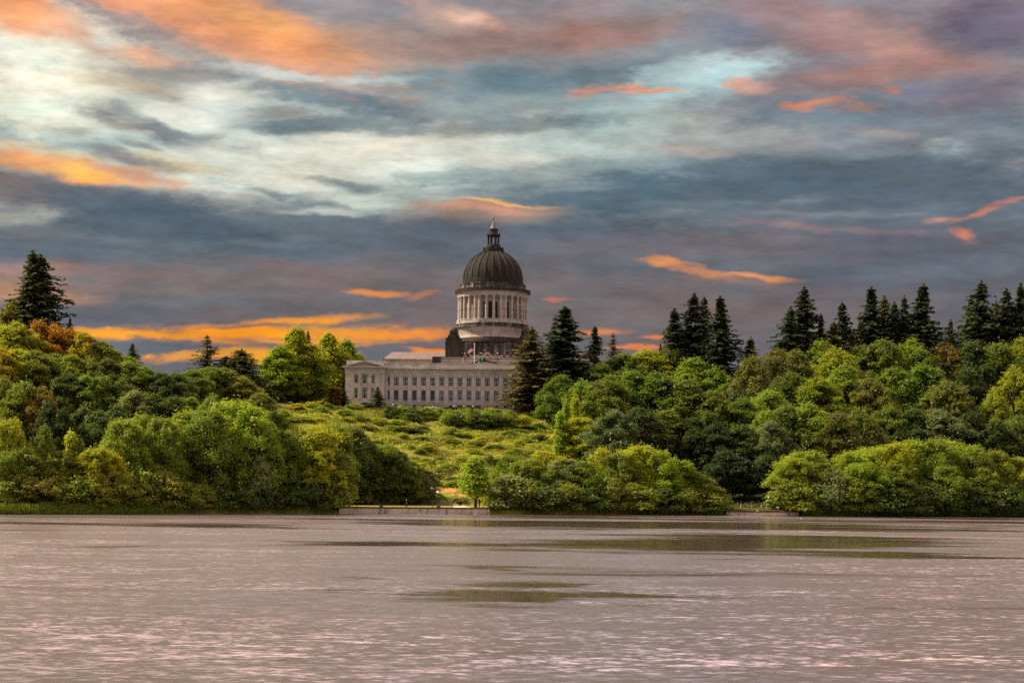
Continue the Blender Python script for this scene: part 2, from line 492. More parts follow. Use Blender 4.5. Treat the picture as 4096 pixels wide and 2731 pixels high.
def make_light_camera():
    l = bpy.data.lights.new('sun', 'SUN'); l.energy = 5.0; l.angle = R(0.5); l.color = (1.0, .86, .62)
    o = bpy.data.objects.new('sun', l); COL.objects.link(o)
    o.rotation_euler = SUN_DIR.to_track_quat('Z', 'Y').to_euler()
    o.location = SUN_DIR * 500
    cam = bpy.data.cameras.new('camera'); co = bpy.data.objects.new('camera', cam); COL.objects.link(co)
    cam.sensor_width = 36; cam.lens = F/4096*36; cam.shift_y = (HY - 2731/2)/4096
    cam.clip_start = 1; cam.clip_end = 20000
    co.matrix_world = Matrix.Translation((0, 0, CAMZ)) @ Matrix.Rotation(R(90), 4, 'X') @ Matrix.Rotation(ROLL, 4, 'Z')
    SC.camera = co
    v = SC.view_settings
    v.view_transform = 'Standard'; v.look = 'None'; v.exposure = EXPO; v.gamma = 1; v.use_curve_mapping = False
    SC.cycles.max_bounces = 8; SC.cycles.transparent_max_bounces = 8
    SC.cycles.use_denoising = False
    SC.cycles.use_adaptive_sampling = True; SC.cycles.adaptive_threshold = .015; SC.cycles.adaptive_min_samples = 24
    SC.render.filter_size = 1.2; SC.cycles.sample_clamp_indirect = 6
# ------------------------------------------------------------------ terrain: lake bed, bank, lakeside lawn, hillside, plateau
SHORE = [(-400,150),(-160,290),(-97,328),(-70,349),(-38,379),(-6,389),(30,404),(57,416),(95,424),(130,436),(200,452),(400,480)]
PROF = [(-30,-2.2),(-1.5,-1.4),(-.4,-.5),(.25,.35),(1.2,1.1),(3.5,1.5),(38,1.5),(44,2.2),(70,7.6),(110,15.2),(150,23.8),(184,31.4),(194,32.6),(212,33.5),(222,33.9),(700,34.5),(3000,36)]

def interp(tab, x):
    if x <= tab[0][0]: return tab[0][1]
    for (a, u), (b, v) in zip(tab, tab[1:]):
        if x <= b: return u + (v - u) * (x - a) / (b - a)
    return tab[-1][1]

def shore(X): return interp(SHORE, X)

def ground(X, Y):
    d = Y - shore(X)
    z = interp(PROF, d)
    if d < -30:                       # near bank, where the photographer stands
        n = max(0.0, min(1.0, (18 - Y) / 14))
        z = z + (5.8 - z) * n * n * (3 - 2*n)
    if d > 42:
        k = min(1.0, (d - 42) / 20) * (1.0 - min(1.0, max(0.0, (d - 168) / 16)))
        z += k * (1.1 * mnoise.noise(Vector((X*.045, Y*.05, 3))) + .45 * mnoise.noise(Vector((X*.16, Y*.17, 9))))
    return z

def ground_at(px, py, y0=None):
    """where the photo's ray through a pixel meets the hillside"""
    Y = y0 or 330.0
    while Y < 900:
        p = at(px, py, Y)
        if p.z <= ground(p.x, p.y): return p
        Y += .25
    return at(px, py, 590)

def make_terrain():
    xs = np.concatenate([np.array([-6000,-3000,-1500,-900,-600,-450,-350,-280]), np.arange(-240, 241, 2.0), np.array([280,350,450,600,900,1500,3000,6000])])
    ys = np.concatenate([np.array([-3000,-1500,-700,-300,-100,-40,-10]), np.arange(0, 40, 3.0), np.arange(40, 280, 16.0), np.arange(280, 660, 1.5), np.array([680,720,800,950,1200,1700,2500,4000,7000])])
    # the grid is bent so that its rows follow the shore
    vs = []; nx = len(xs)
    for y in ys:
        for x in xs:
            vs.append((x, y, ground(float(x), float(y))))
    fs = [(j*nx+i, j*nx+i+1, (j+1)*nx+i+1, (j+1)*nx+i) for j in range(len(ys)-1) for i in range(nx-1)]
    me = bpy.data.meshes.new('hillside'); me.from_pydata(vs, [], fs)
    me.polygons.foreach_set('use_smooth', [True]*len(fs)); me.update()
    m, t, out = newmat('hillside_soil')
    tc = t.new('ShaderNodeTexCoord'); P = tc.outputs['Object']
    sp = t.new('ShaderNodeSeparateXYZ'); t.l.new(P, sp.inputs[0])
    n1 = t.noise(t.mapv(P, (.05, .07, .1)), 1.0, 5, .6); n2 = t.noise(P, .5, 5, .65); n3 = t.noise(P, 2.5, 3)
    grass = t.ramp(n2, [(.3, (.10,.125,.018)), (.5, (.18,.18,.024)), (.7, (.28,.23,.035))])
    dry = t.ramp(n3, [(.3, (.34,.17,.045)), (.7, (.52,.27,.06))])
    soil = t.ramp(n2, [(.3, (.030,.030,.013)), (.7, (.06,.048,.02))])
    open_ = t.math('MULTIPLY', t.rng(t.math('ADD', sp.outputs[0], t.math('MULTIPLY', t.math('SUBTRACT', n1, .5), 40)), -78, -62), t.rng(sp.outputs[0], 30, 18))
    c = t.mix(t.rng(t.math('ADD', n1, t.math('ADD', t.rng(sp.outputs[2], 6, 16, .06, -.05), t.math('ADD', t.rng(sp.outputs[2], 24, 30, 0, -.3), t.rng(sp.outputs[2], 1.7, 2.3, -.4, 0)))), .585, .645), grass, dry)
    fz = t.math('ABSOLUTE', t.math('SUBTRACT', t.math('FLOORED_MODULO', sp.outputs[2], 5.7), 2.85))
    worn = t.math('MULTIPLY', t.rng(fz, .42, .18), t.math('MULTIPLY', t.rng(sp.outputs[2], 3, 5), t.rng(sp.outputs[2], 27, 22)))
    c = t.mix(t.math('MULTIPLY', worn, t.rng(n1, .42, .52)), c, dry)
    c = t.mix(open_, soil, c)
    principled(t, out, c, .95, 0, .1, n3, .6, .1)
    tag(link('hillside', me, m), kind='structure')
    # lake bed darkness comes with the water; the mown lakeside lawn is a sheet of its own
    m2, t, out = newmat('mown_lawn')
    tc = t.new('ShaderNodeTexCoord'); P = tc.outputs['Object']
    n = t.noise(t.mapv(P, (.12, .3, 1)), 1.0, 4); nf = t.noise(P, 7.0, 3)
    c = t.ramp(n, [(.35, (.17,.17,.022)), (.55, (.27,.22,.03)), (.72, (.36,.24,.045))])
    c = t.vmath('SCALE', c, scale=t.rng(nf, .3, .7, .8, 1.2))
    principled(t, out, c, .95, 0, .1)
    b = MB(); n = 34
    X0, X1 = -41.5, 11.0
    for i in range(n):
        xa = X0 + (X1-X0)*i/n; xb = X0 + (X1-X0)*(i+1)/n
        b.add([(xa, shore(xa)+.7, 1.515), (xb, shore(xb)+.7, 1.515), (xb, shore(xb)+33.5, 1.515), (xa, shore(xa)+33.5, 1.515)], [(0,1,2,3)])
    for i in range(12):
        xa = 50 + 29*i/12; xb = 50 + 29*(i+1)/12
        b.add([(xa, shore(xa)+.7, 1.26), (xb, shore(xb)+.7, 1.26), (xb, shore(xb)+24, 1.515), (xa, shore(xa)+24, 1.515)], [(0,1,2,3)])
    tag(b.build('lawn', m2), kind='structure')

SLICKS = [(940,1248,300,7), (1180,1262,210,7), (1620,1256,420,16), (1850,1238,520,10), (1640,1284,110,5), (1150,1358,230,30), (1420,1362,230,12), (800,1322,110,7), (1160,1305,90,5), (140,1296,110,5), (250,1256,110,4), (300,1206,420,6), (2000,1272,300,12), (2330,1306,90,8), (1500,1205,700,8)]
def make_water():
    m, t, out = newmat('lake_water')
    tc = t.new('ShaderNodeTexCoord'); P = tc.outputs['Object']
    sp = t.new('ShaderNodeSeparateXYZ'); t.l.new(P, sp.inputs[0])
    # breeze map: calm lanes and slicks against rippled water
    n1 = t.noise(t.mapv(P, (.011, .040, 1), rot=(0, 0, R(4))), 1.0, 4, .6)
    n2 = t.noise(t.mapv(P, (.03, .12, 1), rot=(0, 0, R(-3)), loc=(5, 3, 0)), 1.0, 6, .62)
    s = t.math('ADD', t.math('MULTIPLY', n1, .6), t.math('MULTIPLY', n2, .4))
    # lee of the far bank: calmer close in
    lee = t.rng(sp.outputs[1], 170, 400, 0, .12)
    # slicks where the surface lies stiller
    sl_ = None
    wob = t.vmath('MULTIPLY', t.vmath('SUBTRACT', t.noise(t.mapv(P, (.05, .12, 1)), 1.0, 7, .7, color=True), (.5, .5, .5)), (44, 24, 0))
    Pw = t.vmath('ADD', P, wob)
    for ox, oy, rx, ry in SLICKS:
        a_, d_ = level(ox*1.7415, oy*1.7415); Y = CAMZ*F/d_
        mp = t.new('ShaderNodeMapping', vector_type='TEXTURE'); t.l.new(Pw, mp.inputs[0])
        mp.inputs['Location'].default_value = (a_*Y/F, Y, 0); mp.inputs['Scale'].default_value = (rx*1.7415*Y/F, ry*1.7415*Y*Y/(CAMZ*F), 1)
        f = t.rng(t.vmath('LENGTH', mp.outputs[0]), 1.5, .15, 0, min(1, .45 + .55*rx*ry/4000))
        sl_ = f if sl_ is None else t.math('MAXIMUM', sl_, f)
    breeze = t.rng(t.math('SUBTRACT', t.math('SUBTRACT', s, lee), t.math('MULTIPLY', sl_, .22)), .29, .45)
    # slopes of the wavelets, from three sizes of chop
    w1 = t.noise(t.mapv(P, (.42, .85, 1), rot=(0, 0, R(6))), 1.0, 3, .55, color=True)
    w2 = t.noise(t.mapv(P, (1.5, 2.9, 1), rot=(0, 0, R(-9)), loc=(3, 1, 0)), 1.0, 3, .6, color=True)
    w3 = t.noise(t.mapv(P, (.06, .20, 1), rot=(0, 0, R(3))), 1.0, 2, .5, color=True)
    h5 = (.5, .5, .5)
    sl = t.vmath('ADD', t.vmath('ADD', t.vmath('MULTIPLY', t.vmath('SUBTRACT', w1, h5), (.24, .44, 0)), t.vmath('MULTIPLY', t.vmath('SUBTRACT', w2, h5), (.55, .95, 0))), t.vmath('MULTIPLY', t.vmath('SUBTRACT', w3, h5), (.09, .22, 0)))
    amp = t.rng(breeze, 0, 1, .16, 1.0, smooth=False)
    gust = t.noise(t.mapv(P, (.10, .35, 1), rot=(0, 0, R(2)), loc=(7, 2, 0)), 1.0, 6, .7)
    amp = t.math('MULTIPLY', amp, t.rng(gust, .3, .7, .65, 1.25))
    broad = t.noise(t.mapv(P, (.018, .045, 1), rot=(0, 0, R(-5)), loc=(1, 8, 0)), 1.0, 4, .6)
    amp = t.math('MULTIPLY', amp, t.rng(broad, .35, .65, .45, 1.55))
    sl = t.vmath('ADD', t.vmath('SCALE', sl, scale=amp), (0, 0, 1))
    nrm = t.vmath('NORMALIZE', sl)
    p = t.new('ShaderNodeBsdfPrincipled')
    p.inputs['Base Color'].default_value = (.062, .044, .034, 1)
    t.l.new(t.rng(breeze, 0, 1, .08, .225, smooth=False), p.inputs['Roughness'])
    p.inputs['IOR'].default_value = 7.0
    t.l.new(nrm, p.inputs['Normal']); t.l.new(p.outputs[0], out.inputs[0])
    me = bpy.data.meshes.new('water')
    me.from_pydata([(-3000,-20,0),(3000,-20,0),(3000,700,0),(-3000,700,0)], [], [(0,1,2,3)]); me.update()
    tag(link('water', me, m), kind='structure')
# ------------------------------------------------------------------ foliage
def leafmat(name, trans=.48, gloss=.28, rough=.45, var=.36):
    m, t, out = newmat(name)
    oi = t.new('ShaderNodeObjectInfo'); tc = t.new('ShaderNodeTexCoord')
    n = t.noise(tc.outputs['Object'], .8, 3); nf = t.noise(tc.outputs['Object'], 5.0, 2)
    c = t.vmath('SCALE', oi.outputs['Color'], scale=t.rng(nf, .25, .75, 1 - var, 1 + var))
    hs = t.new('ShaderNodeHueSaturation'); t.l.new(c, hs.inputs['Color'])
    t.l.new(t.rng(n, .3, .7, .484, .516), hs.inputs['Hue']); hs.inputs['Saturation'].default_value = 1.0
    c = hs.outputs[0]
    p = t.new('ShaderNodeBsdfPrincipled'); t.l.new(c, p.inputs['Base Color']); p.inputs['Roughness'].default_value = rough; p.inputs['Specular IOR Level'].default_value = gloss
    tr = t.new('ShaderNodeBsdfTranslucent'); t.l.new(t.vmath('MULTIPLY', c, (1.25, 1.3, .7)), tr.inputs[0])
    mx = t.new('ShaderNodeMixShader'); mx.inputs[0].default_value = trans
    t.l.new(p.outputs[0], mx.inputs[1]); t.l.new(tr.outputs[0], mx.inputs[2]); t.l.new(mx.outputs[0], out.inputs[0])
    return m

def leaves_at(rng, pos, nrm, size, aspect=.55, droop=0.0):
    """diamond leaves around points, facing roughly along nrm"""
    n = len(pos)
    nrm = nrm / (np.linalg.norm(nrm, axis=1, keepdims=True) + 1e-9)
    t = rng.normal(size=(n, 3)); t[:, 2] -= droop
    t -= nrm * (t*nrm).sum(1, keepdims=True); t /= np.linalg.norm(t, axis=1, keepdims=True) + 1e-9
    b = np.cross(nrm, t)
    L = (size * rng.uniform(.6, 1.4, n))[:, None]
    W = L * aspect * rng.uniform(.8, 1.25, n)[:, None]
    k = nrm * L * .12
    return np.stack([pos - t*L*.5, pos + b*W*.5 + k - t*L*.05, pos + t*L*.5, pos - b*W*.5 + k - t*L*.05], axis=1)

def unit(rng, n):
    v = rng.normal(size=(n, 3)); return v / np.linalg.norm(v, axis=1, keepdims=True)

def broadleaf(seed, H, Rr, base, lobes, count, leaf, kind='round', lobe=(.24, .44), flat=.8, spriggy=.12):
    """crown made of many leaf tufts on a lobed envelope -> (trunk MB, leaf quads, lobe centres)"""
    rng = np.random.default_rng(seed); rd = random.Random(seed)
    def prof(t):
        if kind == 'round': return math.sin(PI * min(1, (t*.90+.10)))**.75 * (1.04 - .2*t)
        if kind == 'poplar': return (math.sin(PI*min(1, t*.88+.12))**.8) * (1.08 - .5*t)
        if kind == 'cone': return max(.12, (1 - t)**.8) * min(1, .35 + t*5)
        if kind == 'bush': return math.sqrt(max(0.02, 1 - (max(0, t-.12)/.88)**2.2)) * (.82 + .18*min(1, t*4))
        return 1
    Lc = []
    for i in range(lobes):
        t = (i + rd.random()) / lobes
        rr = prof(t) * Rr
        a = rd.random()*2*PI; q = math.sqrt(rd.uniform(.12, 1.0))
        lr = Rr * rd.uniform(*lobe) * (.75 + .25*prof(t)); lr = min(lr, .26*H)
        d = max(0.0, rr - lr*.62) * q
        z = base*H + t*(1-base)*H
        z = min(z, H - lr*.75*flat - abs(rd.gauss(0, .03))*H)
        z = max(z, lr*.45)
        Lc.append((d*math.cos(a), d*math.sin(a), z, lr))
    for i in range(int(lobes*spriggy*2)):            # small tufts that break the outline
        x, y, z, lr = rd.choice(Lc); u = unit(rng, 1)[0]
        Lc.append((x + u[0]*lr*1.0, y + u[1]*lr*1.0, max(.3, z + abs(u[2])*lr*.95), lr*rd.uniform(.28, .5)))
    Lc = np.array(Lc)
    w = Lc[:, 3]**2; w /= w.sum()
    idx = rng.choice(len(Lc), size=count, p=w)
    u = unit(rng, count); u[:, 2] = np.where(u[:, 2] < -.35, -u[:, 2]*.6, u[:, 2])
    # twiggy clumping inside each tuft
    rad = Lc[idx, 3] * rng.uniform(.3, 1.22, count)**.8
    rad *= np.where(rng.random(count) < .22, rng.uniform(1.0, 1.55, count), 1.0)
    cl = np.sin(u[:, 0]*7 + idx*1.7) + np.sin(u[:, 1]*8 - idx*2.1) + np.sin(u[:, 2]*9 + idx)
    rad *= 1 + .10*cl
    warp = rng.uniform(.68, 1.38, (len(Lc), 3)); warp[:, 2] *= 1.1
    pos = Lc[idx, :3] + u * rad[:, None] * np.array([1, 1, flat]) * warp[idx]
    pos[:, 2] -= .12 * np.abs(u[:, 0]*rad) * (u[:, 2] < .3)
    nr = u*.6 + np.array([0, 0, .5]) + rng.normal(size=(count, 3))*.6
    pos[:, 2] = np.maximum(pos[:, 2], .08)
    q = leaves_at(rng, pos, nr, leaf, .6)
    b = MB()
    tr = max(.08, H*.018) * (1.25 if kind == 'round' else 1)
    top = H * (.8 if kind != 'bush' else .55)
    spine = [(math.sin(seed+i*1.3)*Rr*.05*i/5, math.cos(seed*2+i*1.7)*Rr*.05*i/5, top*i/5 - (.6 if i == 0 else 0)) for i in range(6)]
    b.tube(spine, [tr*(1.3 if i == 0 else 1 - i*.16) for i in range(6)], 7)
    for x, y, z, lr in Lc[:lobes:2]:
        k = max(0, min(4, int((z*.62)/top*5)))
        p0 = Vector(spine[k]); p1 = Vector((x, y, z))
        mid = p0.lerp(p1, .5) + Vector((0, 0, -.05*(p1-p0).length))
        b.tube([p0, mid, p1], [tr*.42, tr*.28, tr*.08], 5)
    return b, q, Lc

def conifer(seed, H, Rr, base=.08, whorls=44, per=6, card=.75, droop=.35, power=.8, gap=.15, tips=1, ragged=.35):
    rng = np.random.default_rng(seed); rd = random.Random(seed)
    P = []; N = []; S = []
    b = MB()
    b.tube([(0, 0, -.6), (0, 0, H*.3), (.01*H*rd.uniform(-1, 1), 0, H*.7), (0, 0, H*.985)], [H*.016, H*.0125, H*.006, .03], 7)
    for i in range(whorls):
        t = (i + rd.random()*.7) / whorls
        z = H*(base + (1-base)*t*.985)
        prof = (1-t)**power * (.80 + .20*min(1, t*6))
        for j in range(per):
            if rd.random() < gap: continue
            a = rd.random()*2*PI
            L = Rr * max(.035, prof) * rd.uniform(1-ragged, 1+ragged*.45)
            dr = droop * rd.uniform(.6, 1.3)
            n = max(2, int(L/(card*.42)))
            for k in range(n):
                s = (k + .6)/n
                r = L*s
                zz = z - dr*L*(s**1.4) + .16*L*max(0, s-.6)**1.2 + .12*L*s
                wob = rd.uniform(-.1, .1)*L
                c = Vector((r*math.cos(a) - wob*s*math.sin(a)*.6, r*math.sin(a) + wob*s*math.cos(a)*.6, zz))
                for side in (-1, 0, 1):
                    if rd.random() < .12: continue
                    off = card*(.34)*side*(1 - .5*s)
                    P.append((c.x - off*math.sin(a) + rd.uniform(-.1, .1), c.y + off*math.cos(a) + rd.uniform(-.1, .1), c.z - abs(side)*card*.12 - rd.random()*card*.22))
                    N.append((.35*math.cos(a) - side*.5*math.sin(a), .35*math.sin(a) + side*.5*math.cos(a), .9))
                    S.append(card * (1.1 - .35*s) * (.8 if t > .85 else 1))
            if L > 1.2 and j % 2 == 0:
                b.tube([(0, 0, z), (L*.5*math.cos(a), L*.5*math.sin(a), z - dr*L*.36), (L*.92*math.cos(a), L*.92*math.sin(a), z - dr*L*.8)], [H*.0034, H*.002, .012], 4)
    P = np.array(P); N = np.array(N) + rng.normal(size=(len(P), 3))*.35
    # the leader
    tz = np.linspace(H*.955, H*1.0, 16)
    P = np.concatenate([P, np.stack([rng.normal(size=16)*.05, rng.normal(size=16)*.05, tz], 1)]); N = np.concatenate([N, unit(rng, 16)]); S += [card*.55]*16
    q = leaves_at(rng, P, N, np.array(S), .42, droop=.5)
    return b, q

PROTO = {}
def make_prototypes():
    lm = leafmat('broad_leaves'); nm = leafmat('needles', .18, .15, .6, .4)
    bark = plain('bark', (.085, .065, .048), .9, var=.4, scale=2)
    dbark = plain('dark_bark', (.05, .038, .03), .9, var=.4, scale=2)
    def reg(key, H, Rr, trunk, q, mat, bk):
        c = q.reshape(-1, 3); H = float(np.percentile(c[:, 2], 99.93)); Rr = float(np.percentile(np.abs(c[:, 0]), 91 if 'fir' in key else 97))
        PROTO[key] = (H, Rr, link_mesh(trunk.mesh(key + '_trunk'), bk), link_mesh(quads_mesh(key + '_crown', q), mat))
    def link_mesh(me, mat): me.materials.append(mat); return me
    for i in range(4):
        b, q, _ = broadleaf(11+i, 20, 7.4, .14, 110, 26000, .50, 'round', (.10, .23), 1.1, .4); reg('maple%d' % i, 20, 8.2, b, q, lm, bark)
    for i in range(4):
        b, q, _ = broadleaf(31+i, 14, 6.0, .05, 100, 24000, .35, 'bush', (.10, .22), 1.15, .4); reg('alder%d' % i, 14, 6.0, b, q, lm, bark)
    for i in range(2):
        b, q, _ = broadleaf(51+i, 24, 6.4, .06, 90, 32000, .52, 'poplar', (.14, .27), 1.5, .3); reg('poplar%d' % i, 24, 6.4, b, q, lm, bark)
    for i in range(3):
        b, q, _ = broadleaf(61+i, 3, 2.2, .02, 26, 3800, .26, 'bush', (.22, .40), .8, .2); reg('shrub%d' % i, 3, 2.2, b, q, lm, bark)
    b, q, _ = broadleaf(71, 9, 2.4, .25, 40, 6000, .36, 'cone', (.30, .5), 1.0, .3); reg('young0', 9, 2.6, b, q, lm, dbark)
    for i in range(2):
        b, q, _ = broadleaf(81+i, 7, 1.15, .0, 44, 6000, .26, 'cone', (.42, .62), 1.5, .2); reg('column%d' % i, 7, 1.15, b, q, lm, dbark)
    for i in range(4):
        b, q = conifer(101+i, 32, 6.2, .04, 74, 7, 1.25, [.34, .42, .28, .38][i], [.78, .62, .85, .55][i], .16 + .05*i, ragged=.8); reg('fir%d' % i, 32, 5.6, b, q, nm, dbark)
    b, q = conifer(121, 22, 5.4, .03, 44, 6, .85, .10, .6, .26, ragged=.6); reg('sparse0', 22, 5.4, b, q, nm, dbark)
    b, q = conifer(131, 24, 7.2, .02, 56, 8, 1.1, .30, .40, .1, ragged=.45); reg('cedar0', 24, 7.2, b, q, nm, dbark)
    for i in range(2):
        b, q = conifer(141+i, 7, 1.6, .02, 34, 8, .34, .28, .9, .08, ragged=.2); reg('spruce%d' % i, 7, 1.6, b, q, nm, dbark)

def plant(key, name, px, top, wpx, Y, col, label, cat, group, rot=None, sink=.15):
    """a tree or shrub standing on the ground at depth Y, as tall and wide as it shows"""
    H0, R0, tm, cm = PROTO[key]
    p = at(px, top, Y)
    zg = ground(p.x, p.y)
    H = max(.5, p.z - zg)
    sx = wpx*Y/F/(2*R0)
    root = empty(name, (p.x, p.y, zg - sink), random.uniform(0, 2*PI) if rot is None else rot)
    root.scale = (sx*random.uniform(.94, 1.06), sx*random.uniform(.94, 1.06), (H + sink)/H0)
    root.rotation_euler = (random.gauss(0, .02), random.gauss(0, .02), root.rotation_euler[2])
    tag(root, label, cat, group)
    link('trunk', tm, None, root)
    c = link('crown', cm, None, root)
    j = random.uniform(.88, 1.12)
    c.color = (col[0]*j*random.uniform(.94, 1.06), col[1]*j, col[2]*j, 1)
    return root
# ------------------------------------------------------------------ stone and metal
def stonemat(name, base, block=(3.0, 1.1), var=.10, stain=.35, stain_col=(.035, .03, .027), stain_lo=.55, stain_hi=.75, streak=True, rough=.85):
    """ashlar blocks with rain streaks"""
    m, t, out = newmat(name)
    tc = t.new('ShaderNodeTexCoord'); P = tc.outputs['Object']
    sp = t.new('ShaderNodeSeparateXYZ'); t.l.new(P, sp.inputs[0])
    cb = t.new('ShaderNodeCombineXYZ'); t.l.new(t.math('ADD', sp.outputs[0], t.math('MULTIPLY', sp.outputs[1], .73)), cb.inputs[0]); t.l.new(sp.outputs[2], cb.inputs[1])
    br = t.new('ShaderNodeTexBrick'); t.l.new(cb.outputs[0], br.inputs['Vector'])
    br.inputs['Scale'].default_value = 1.0; br.inputs['Brick Width'].default_value = block[0]; br.inputs['Row Height'].default_value = block[1]
    br.inputs['Mortar Size'].default_value = .03; br.inputs['Mortar Smooth'].default_value = .3
    k = lambda f: c4([x*f for x in base])
    br.inputs['Color1'].default_value = k(1 - var); br.inputs['Color2'].default_value = k(1 + var); br.inputs['Mortar'].default_value = k(.86)
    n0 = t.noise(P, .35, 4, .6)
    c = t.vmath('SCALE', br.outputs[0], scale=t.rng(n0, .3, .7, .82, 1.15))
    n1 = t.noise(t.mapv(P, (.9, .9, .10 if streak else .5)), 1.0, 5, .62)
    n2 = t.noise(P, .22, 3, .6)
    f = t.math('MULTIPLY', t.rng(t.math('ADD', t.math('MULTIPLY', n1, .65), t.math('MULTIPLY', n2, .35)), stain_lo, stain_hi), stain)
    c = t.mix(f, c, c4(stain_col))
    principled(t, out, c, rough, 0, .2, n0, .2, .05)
    return m

def make_building_materials():
    global M
    M = {}
    M['stone'] = stonemat('sandstone', (.42, .37, .335), stain=.35, stain_lo=.5, stain_hi=.72)
    M['stone_office'] = stonemat('pale_sandstone', (.50, .46, .445), (3.33, .95), .08, .22, (.12, .10, .095), .5, .72)
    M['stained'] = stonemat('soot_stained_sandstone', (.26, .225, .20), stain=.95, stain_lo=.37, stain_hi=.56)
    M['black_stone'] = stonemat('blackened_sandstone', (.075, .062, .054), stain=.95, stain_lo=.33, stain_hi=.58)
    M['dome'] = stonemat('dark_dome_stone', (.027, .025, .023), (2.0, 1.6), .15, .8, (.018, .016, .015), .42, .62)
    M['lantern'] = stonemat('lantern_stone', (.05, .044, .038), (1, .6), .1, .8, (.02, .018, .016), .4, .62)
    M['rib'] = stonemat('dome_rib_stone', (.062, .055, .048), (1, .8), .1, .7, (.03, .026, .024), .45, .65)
    M['tan_block'] = plain('tan_concrete', (.42, .28, .17), .9, var=.12, scale=.6)
    M['concrete'] = stonemat('weathered_concrete', (.43, .36, .285), (4.6, 5.0), .10, .8, (.05, .035, .03), .50, .66)
    M['dark_concrete'] = plain('dark_coping', (.05, .045, .045), .8, scale=2)
    M['lead'] = plain('grey_sheet_metal', (.12, .13, .15), .6, .1, var=.2, scale=2)
    M['gold'] = plain('gilded_metal', (.75, .48, .08), .3, .8, var=.1)
    M['frame'] = plain('dark_window_metal', (.012, .016, .016), .5, .2, var=.1)
    M['white_metal'] = plain('white_paint', (.78, .77, .74), .45, var=.08)
    M['dark_metal'] = plain('dark_painted_metal', (.025, .024, .026), .5, .2, var=.2)
    M['bronze'] = plain('bronze_paint', (.06, .05, .035), .5, .3, var=.2)
    M['curtain'] = plain('white_drapes', (.62, .66, .66), .9, var=.12, scale=2)
    M['dark'] = plain('unlit_room', (.05, .075, .085), .9, var=.3, scale=.5)
    M['asphalt'] = plain('asphalt', (.05, .05, .05), .9, var=.2, scale=2)
    m, t, out = newmat('standing_seam_metal')
    tc = t.new('ShaderNodeTexCoord'); sp = t.new('ShaderNodeSeparateXYZ'); t.l.new(tc.outputs['Object'], sp.inputs[0])
    fr = t.math('FRACT', t.math('MULTIPLY', sp.outputs[0], 1/1.02))
    seam = t.rng(t.math('ABSOLUTE', t.math('SUBTRACT', fr, .5)), .40, .46)
    n = t.noise(t.mapv(tc.outputs['Object'], (1, .2, .2)), 1.0, 3)
    c = t.vmath('SCALE', (.17, .13, .105), scale=t.rng(n, .3, .7, .85, 1.12))
    c = t.mix(seam, c, (.11, .075, .06, 1))
    principled(t, out, c, .5, .15, .4)
    M['seam'] = m
    m, t, out = newmat('window_glass')
    g = t.new('ShaderNodeBsdfGlossy'); g.inputs['Roughness'].default_value = .06; g.inputs[0].default_value = (.8, .86, .88, 1)
    tr = t.new('ShaderNodeBsdfTransparent'); tr.inputs[0].default_value = (.82, .88, .88, 1)
    mx = t.new('ShaderNodeMixShader'); mx.inputs[0].default_value = .09
    t.l.new(tr.outputs[0], mx.inputs[1]); t.l.new(g.outputs[0], mx.inputs[2]); t.l.new(mx.outputs[0], out.inputs[0])
    M['glass'] = m

_WCACHE = {}
def window(parent, x, y, z0, z1, w, style, name='window'):
    """dark metal sash with transom and mullion > pane, curtain; faces -y, set at depth y"""
    key = (round(z1-z0, 2), round(w, 2), style)
    if key not in _WCACHE:
        h = z1 - z0; f = MB(); t = .13
        f.box(-w/2, -w/2+t, -.06, .06, 0, h); f.box(w/2-t, w/2, -.06, .06, 0, h)
        f.box(-w/2+t, w/2-t, -.06, .06, h-t*1.3, h); f.box(-w/2+t, w/2-t, -.06, .06, 0, t*.7)
        zt = h*.735
        f.box(-w/2+t, w/2-t, -.07, .05, zt-.09, zt+.09)
        if w > 1.1:
            f.box(-.05, .05, -.055, .045, t*.7, zt-.09); f.box(-.04, .04, -.055, .045, zt+.09, h-t*1.3)
        p = MB(); p.add([(-w/2+.03, 0, .03), (w/2-.03, 0, .03), (w/2-.03, 0, h-.03), (-w/2+.03, 0, h-.03)], [(0,1,2,3)])
        c = None
        if style in ('drape', 'shade'):
            c = MB(); y1 = .22
            c.add([(-w/2+t, y1, zt+.05), (w/2-t, y1, zt+.05), (w/2-t, y1, h-.1), (-w/2+t, y1, h-.1)], [(0,1,2,3)])
            if style == 'drape':
                for s in (-1, 1):      # tied-back drapes, gently pleated
                    n = 5; top = []; bot = []
                    for k in range(n+1):
                        u = k/n; yy = y1 + .05 + .05*(k % 2)
                        top.append((s*(w/2-t)*(1-u) + s*.03*u, yy, zt-.02)); bot.append((s*(w/2-t) - s*u*.30*w*.5, yy, .1))
                    c.add(top + bot, [(k, k+1, n+2+k, n+1+k) for k in range(n)])
            else:
                c.add([(-w/2+t, y1+.06, .1), (w/2-t, y1+.06, .1), (w/2-t, y1+.06, zt-.02), (-w/2+t, y1+.06, zt-.02)], [(0,1,2,3)])
        elif style == 'half':
            c = MB(); c.add([(-w/2+t, .22, zt+.05), (w/2-t, .22, zt+.05), (w/2-t, .22, h-.1), (-w/2+t, .22, h-.1)], [(0,1,2,3)])
        ms = [(f.mesh('window'), 'frame'), (p.mesh('pane'), 'glass')] + ([(c.mesh('curtain'), 'curtain')] if c else [])
        for me, k in ms: me.materials.append(M[k])
        _WCACHE[key] = [me for me, k in ms]
    ms = _WCACHE[key]
    wo = link(name, ms[0], None, parent, (x, y, z0))
    link('pane', ms[1], None, wo)
    if len(ms) > 2: link('curtain', ms[2], None, wo)
    return wo

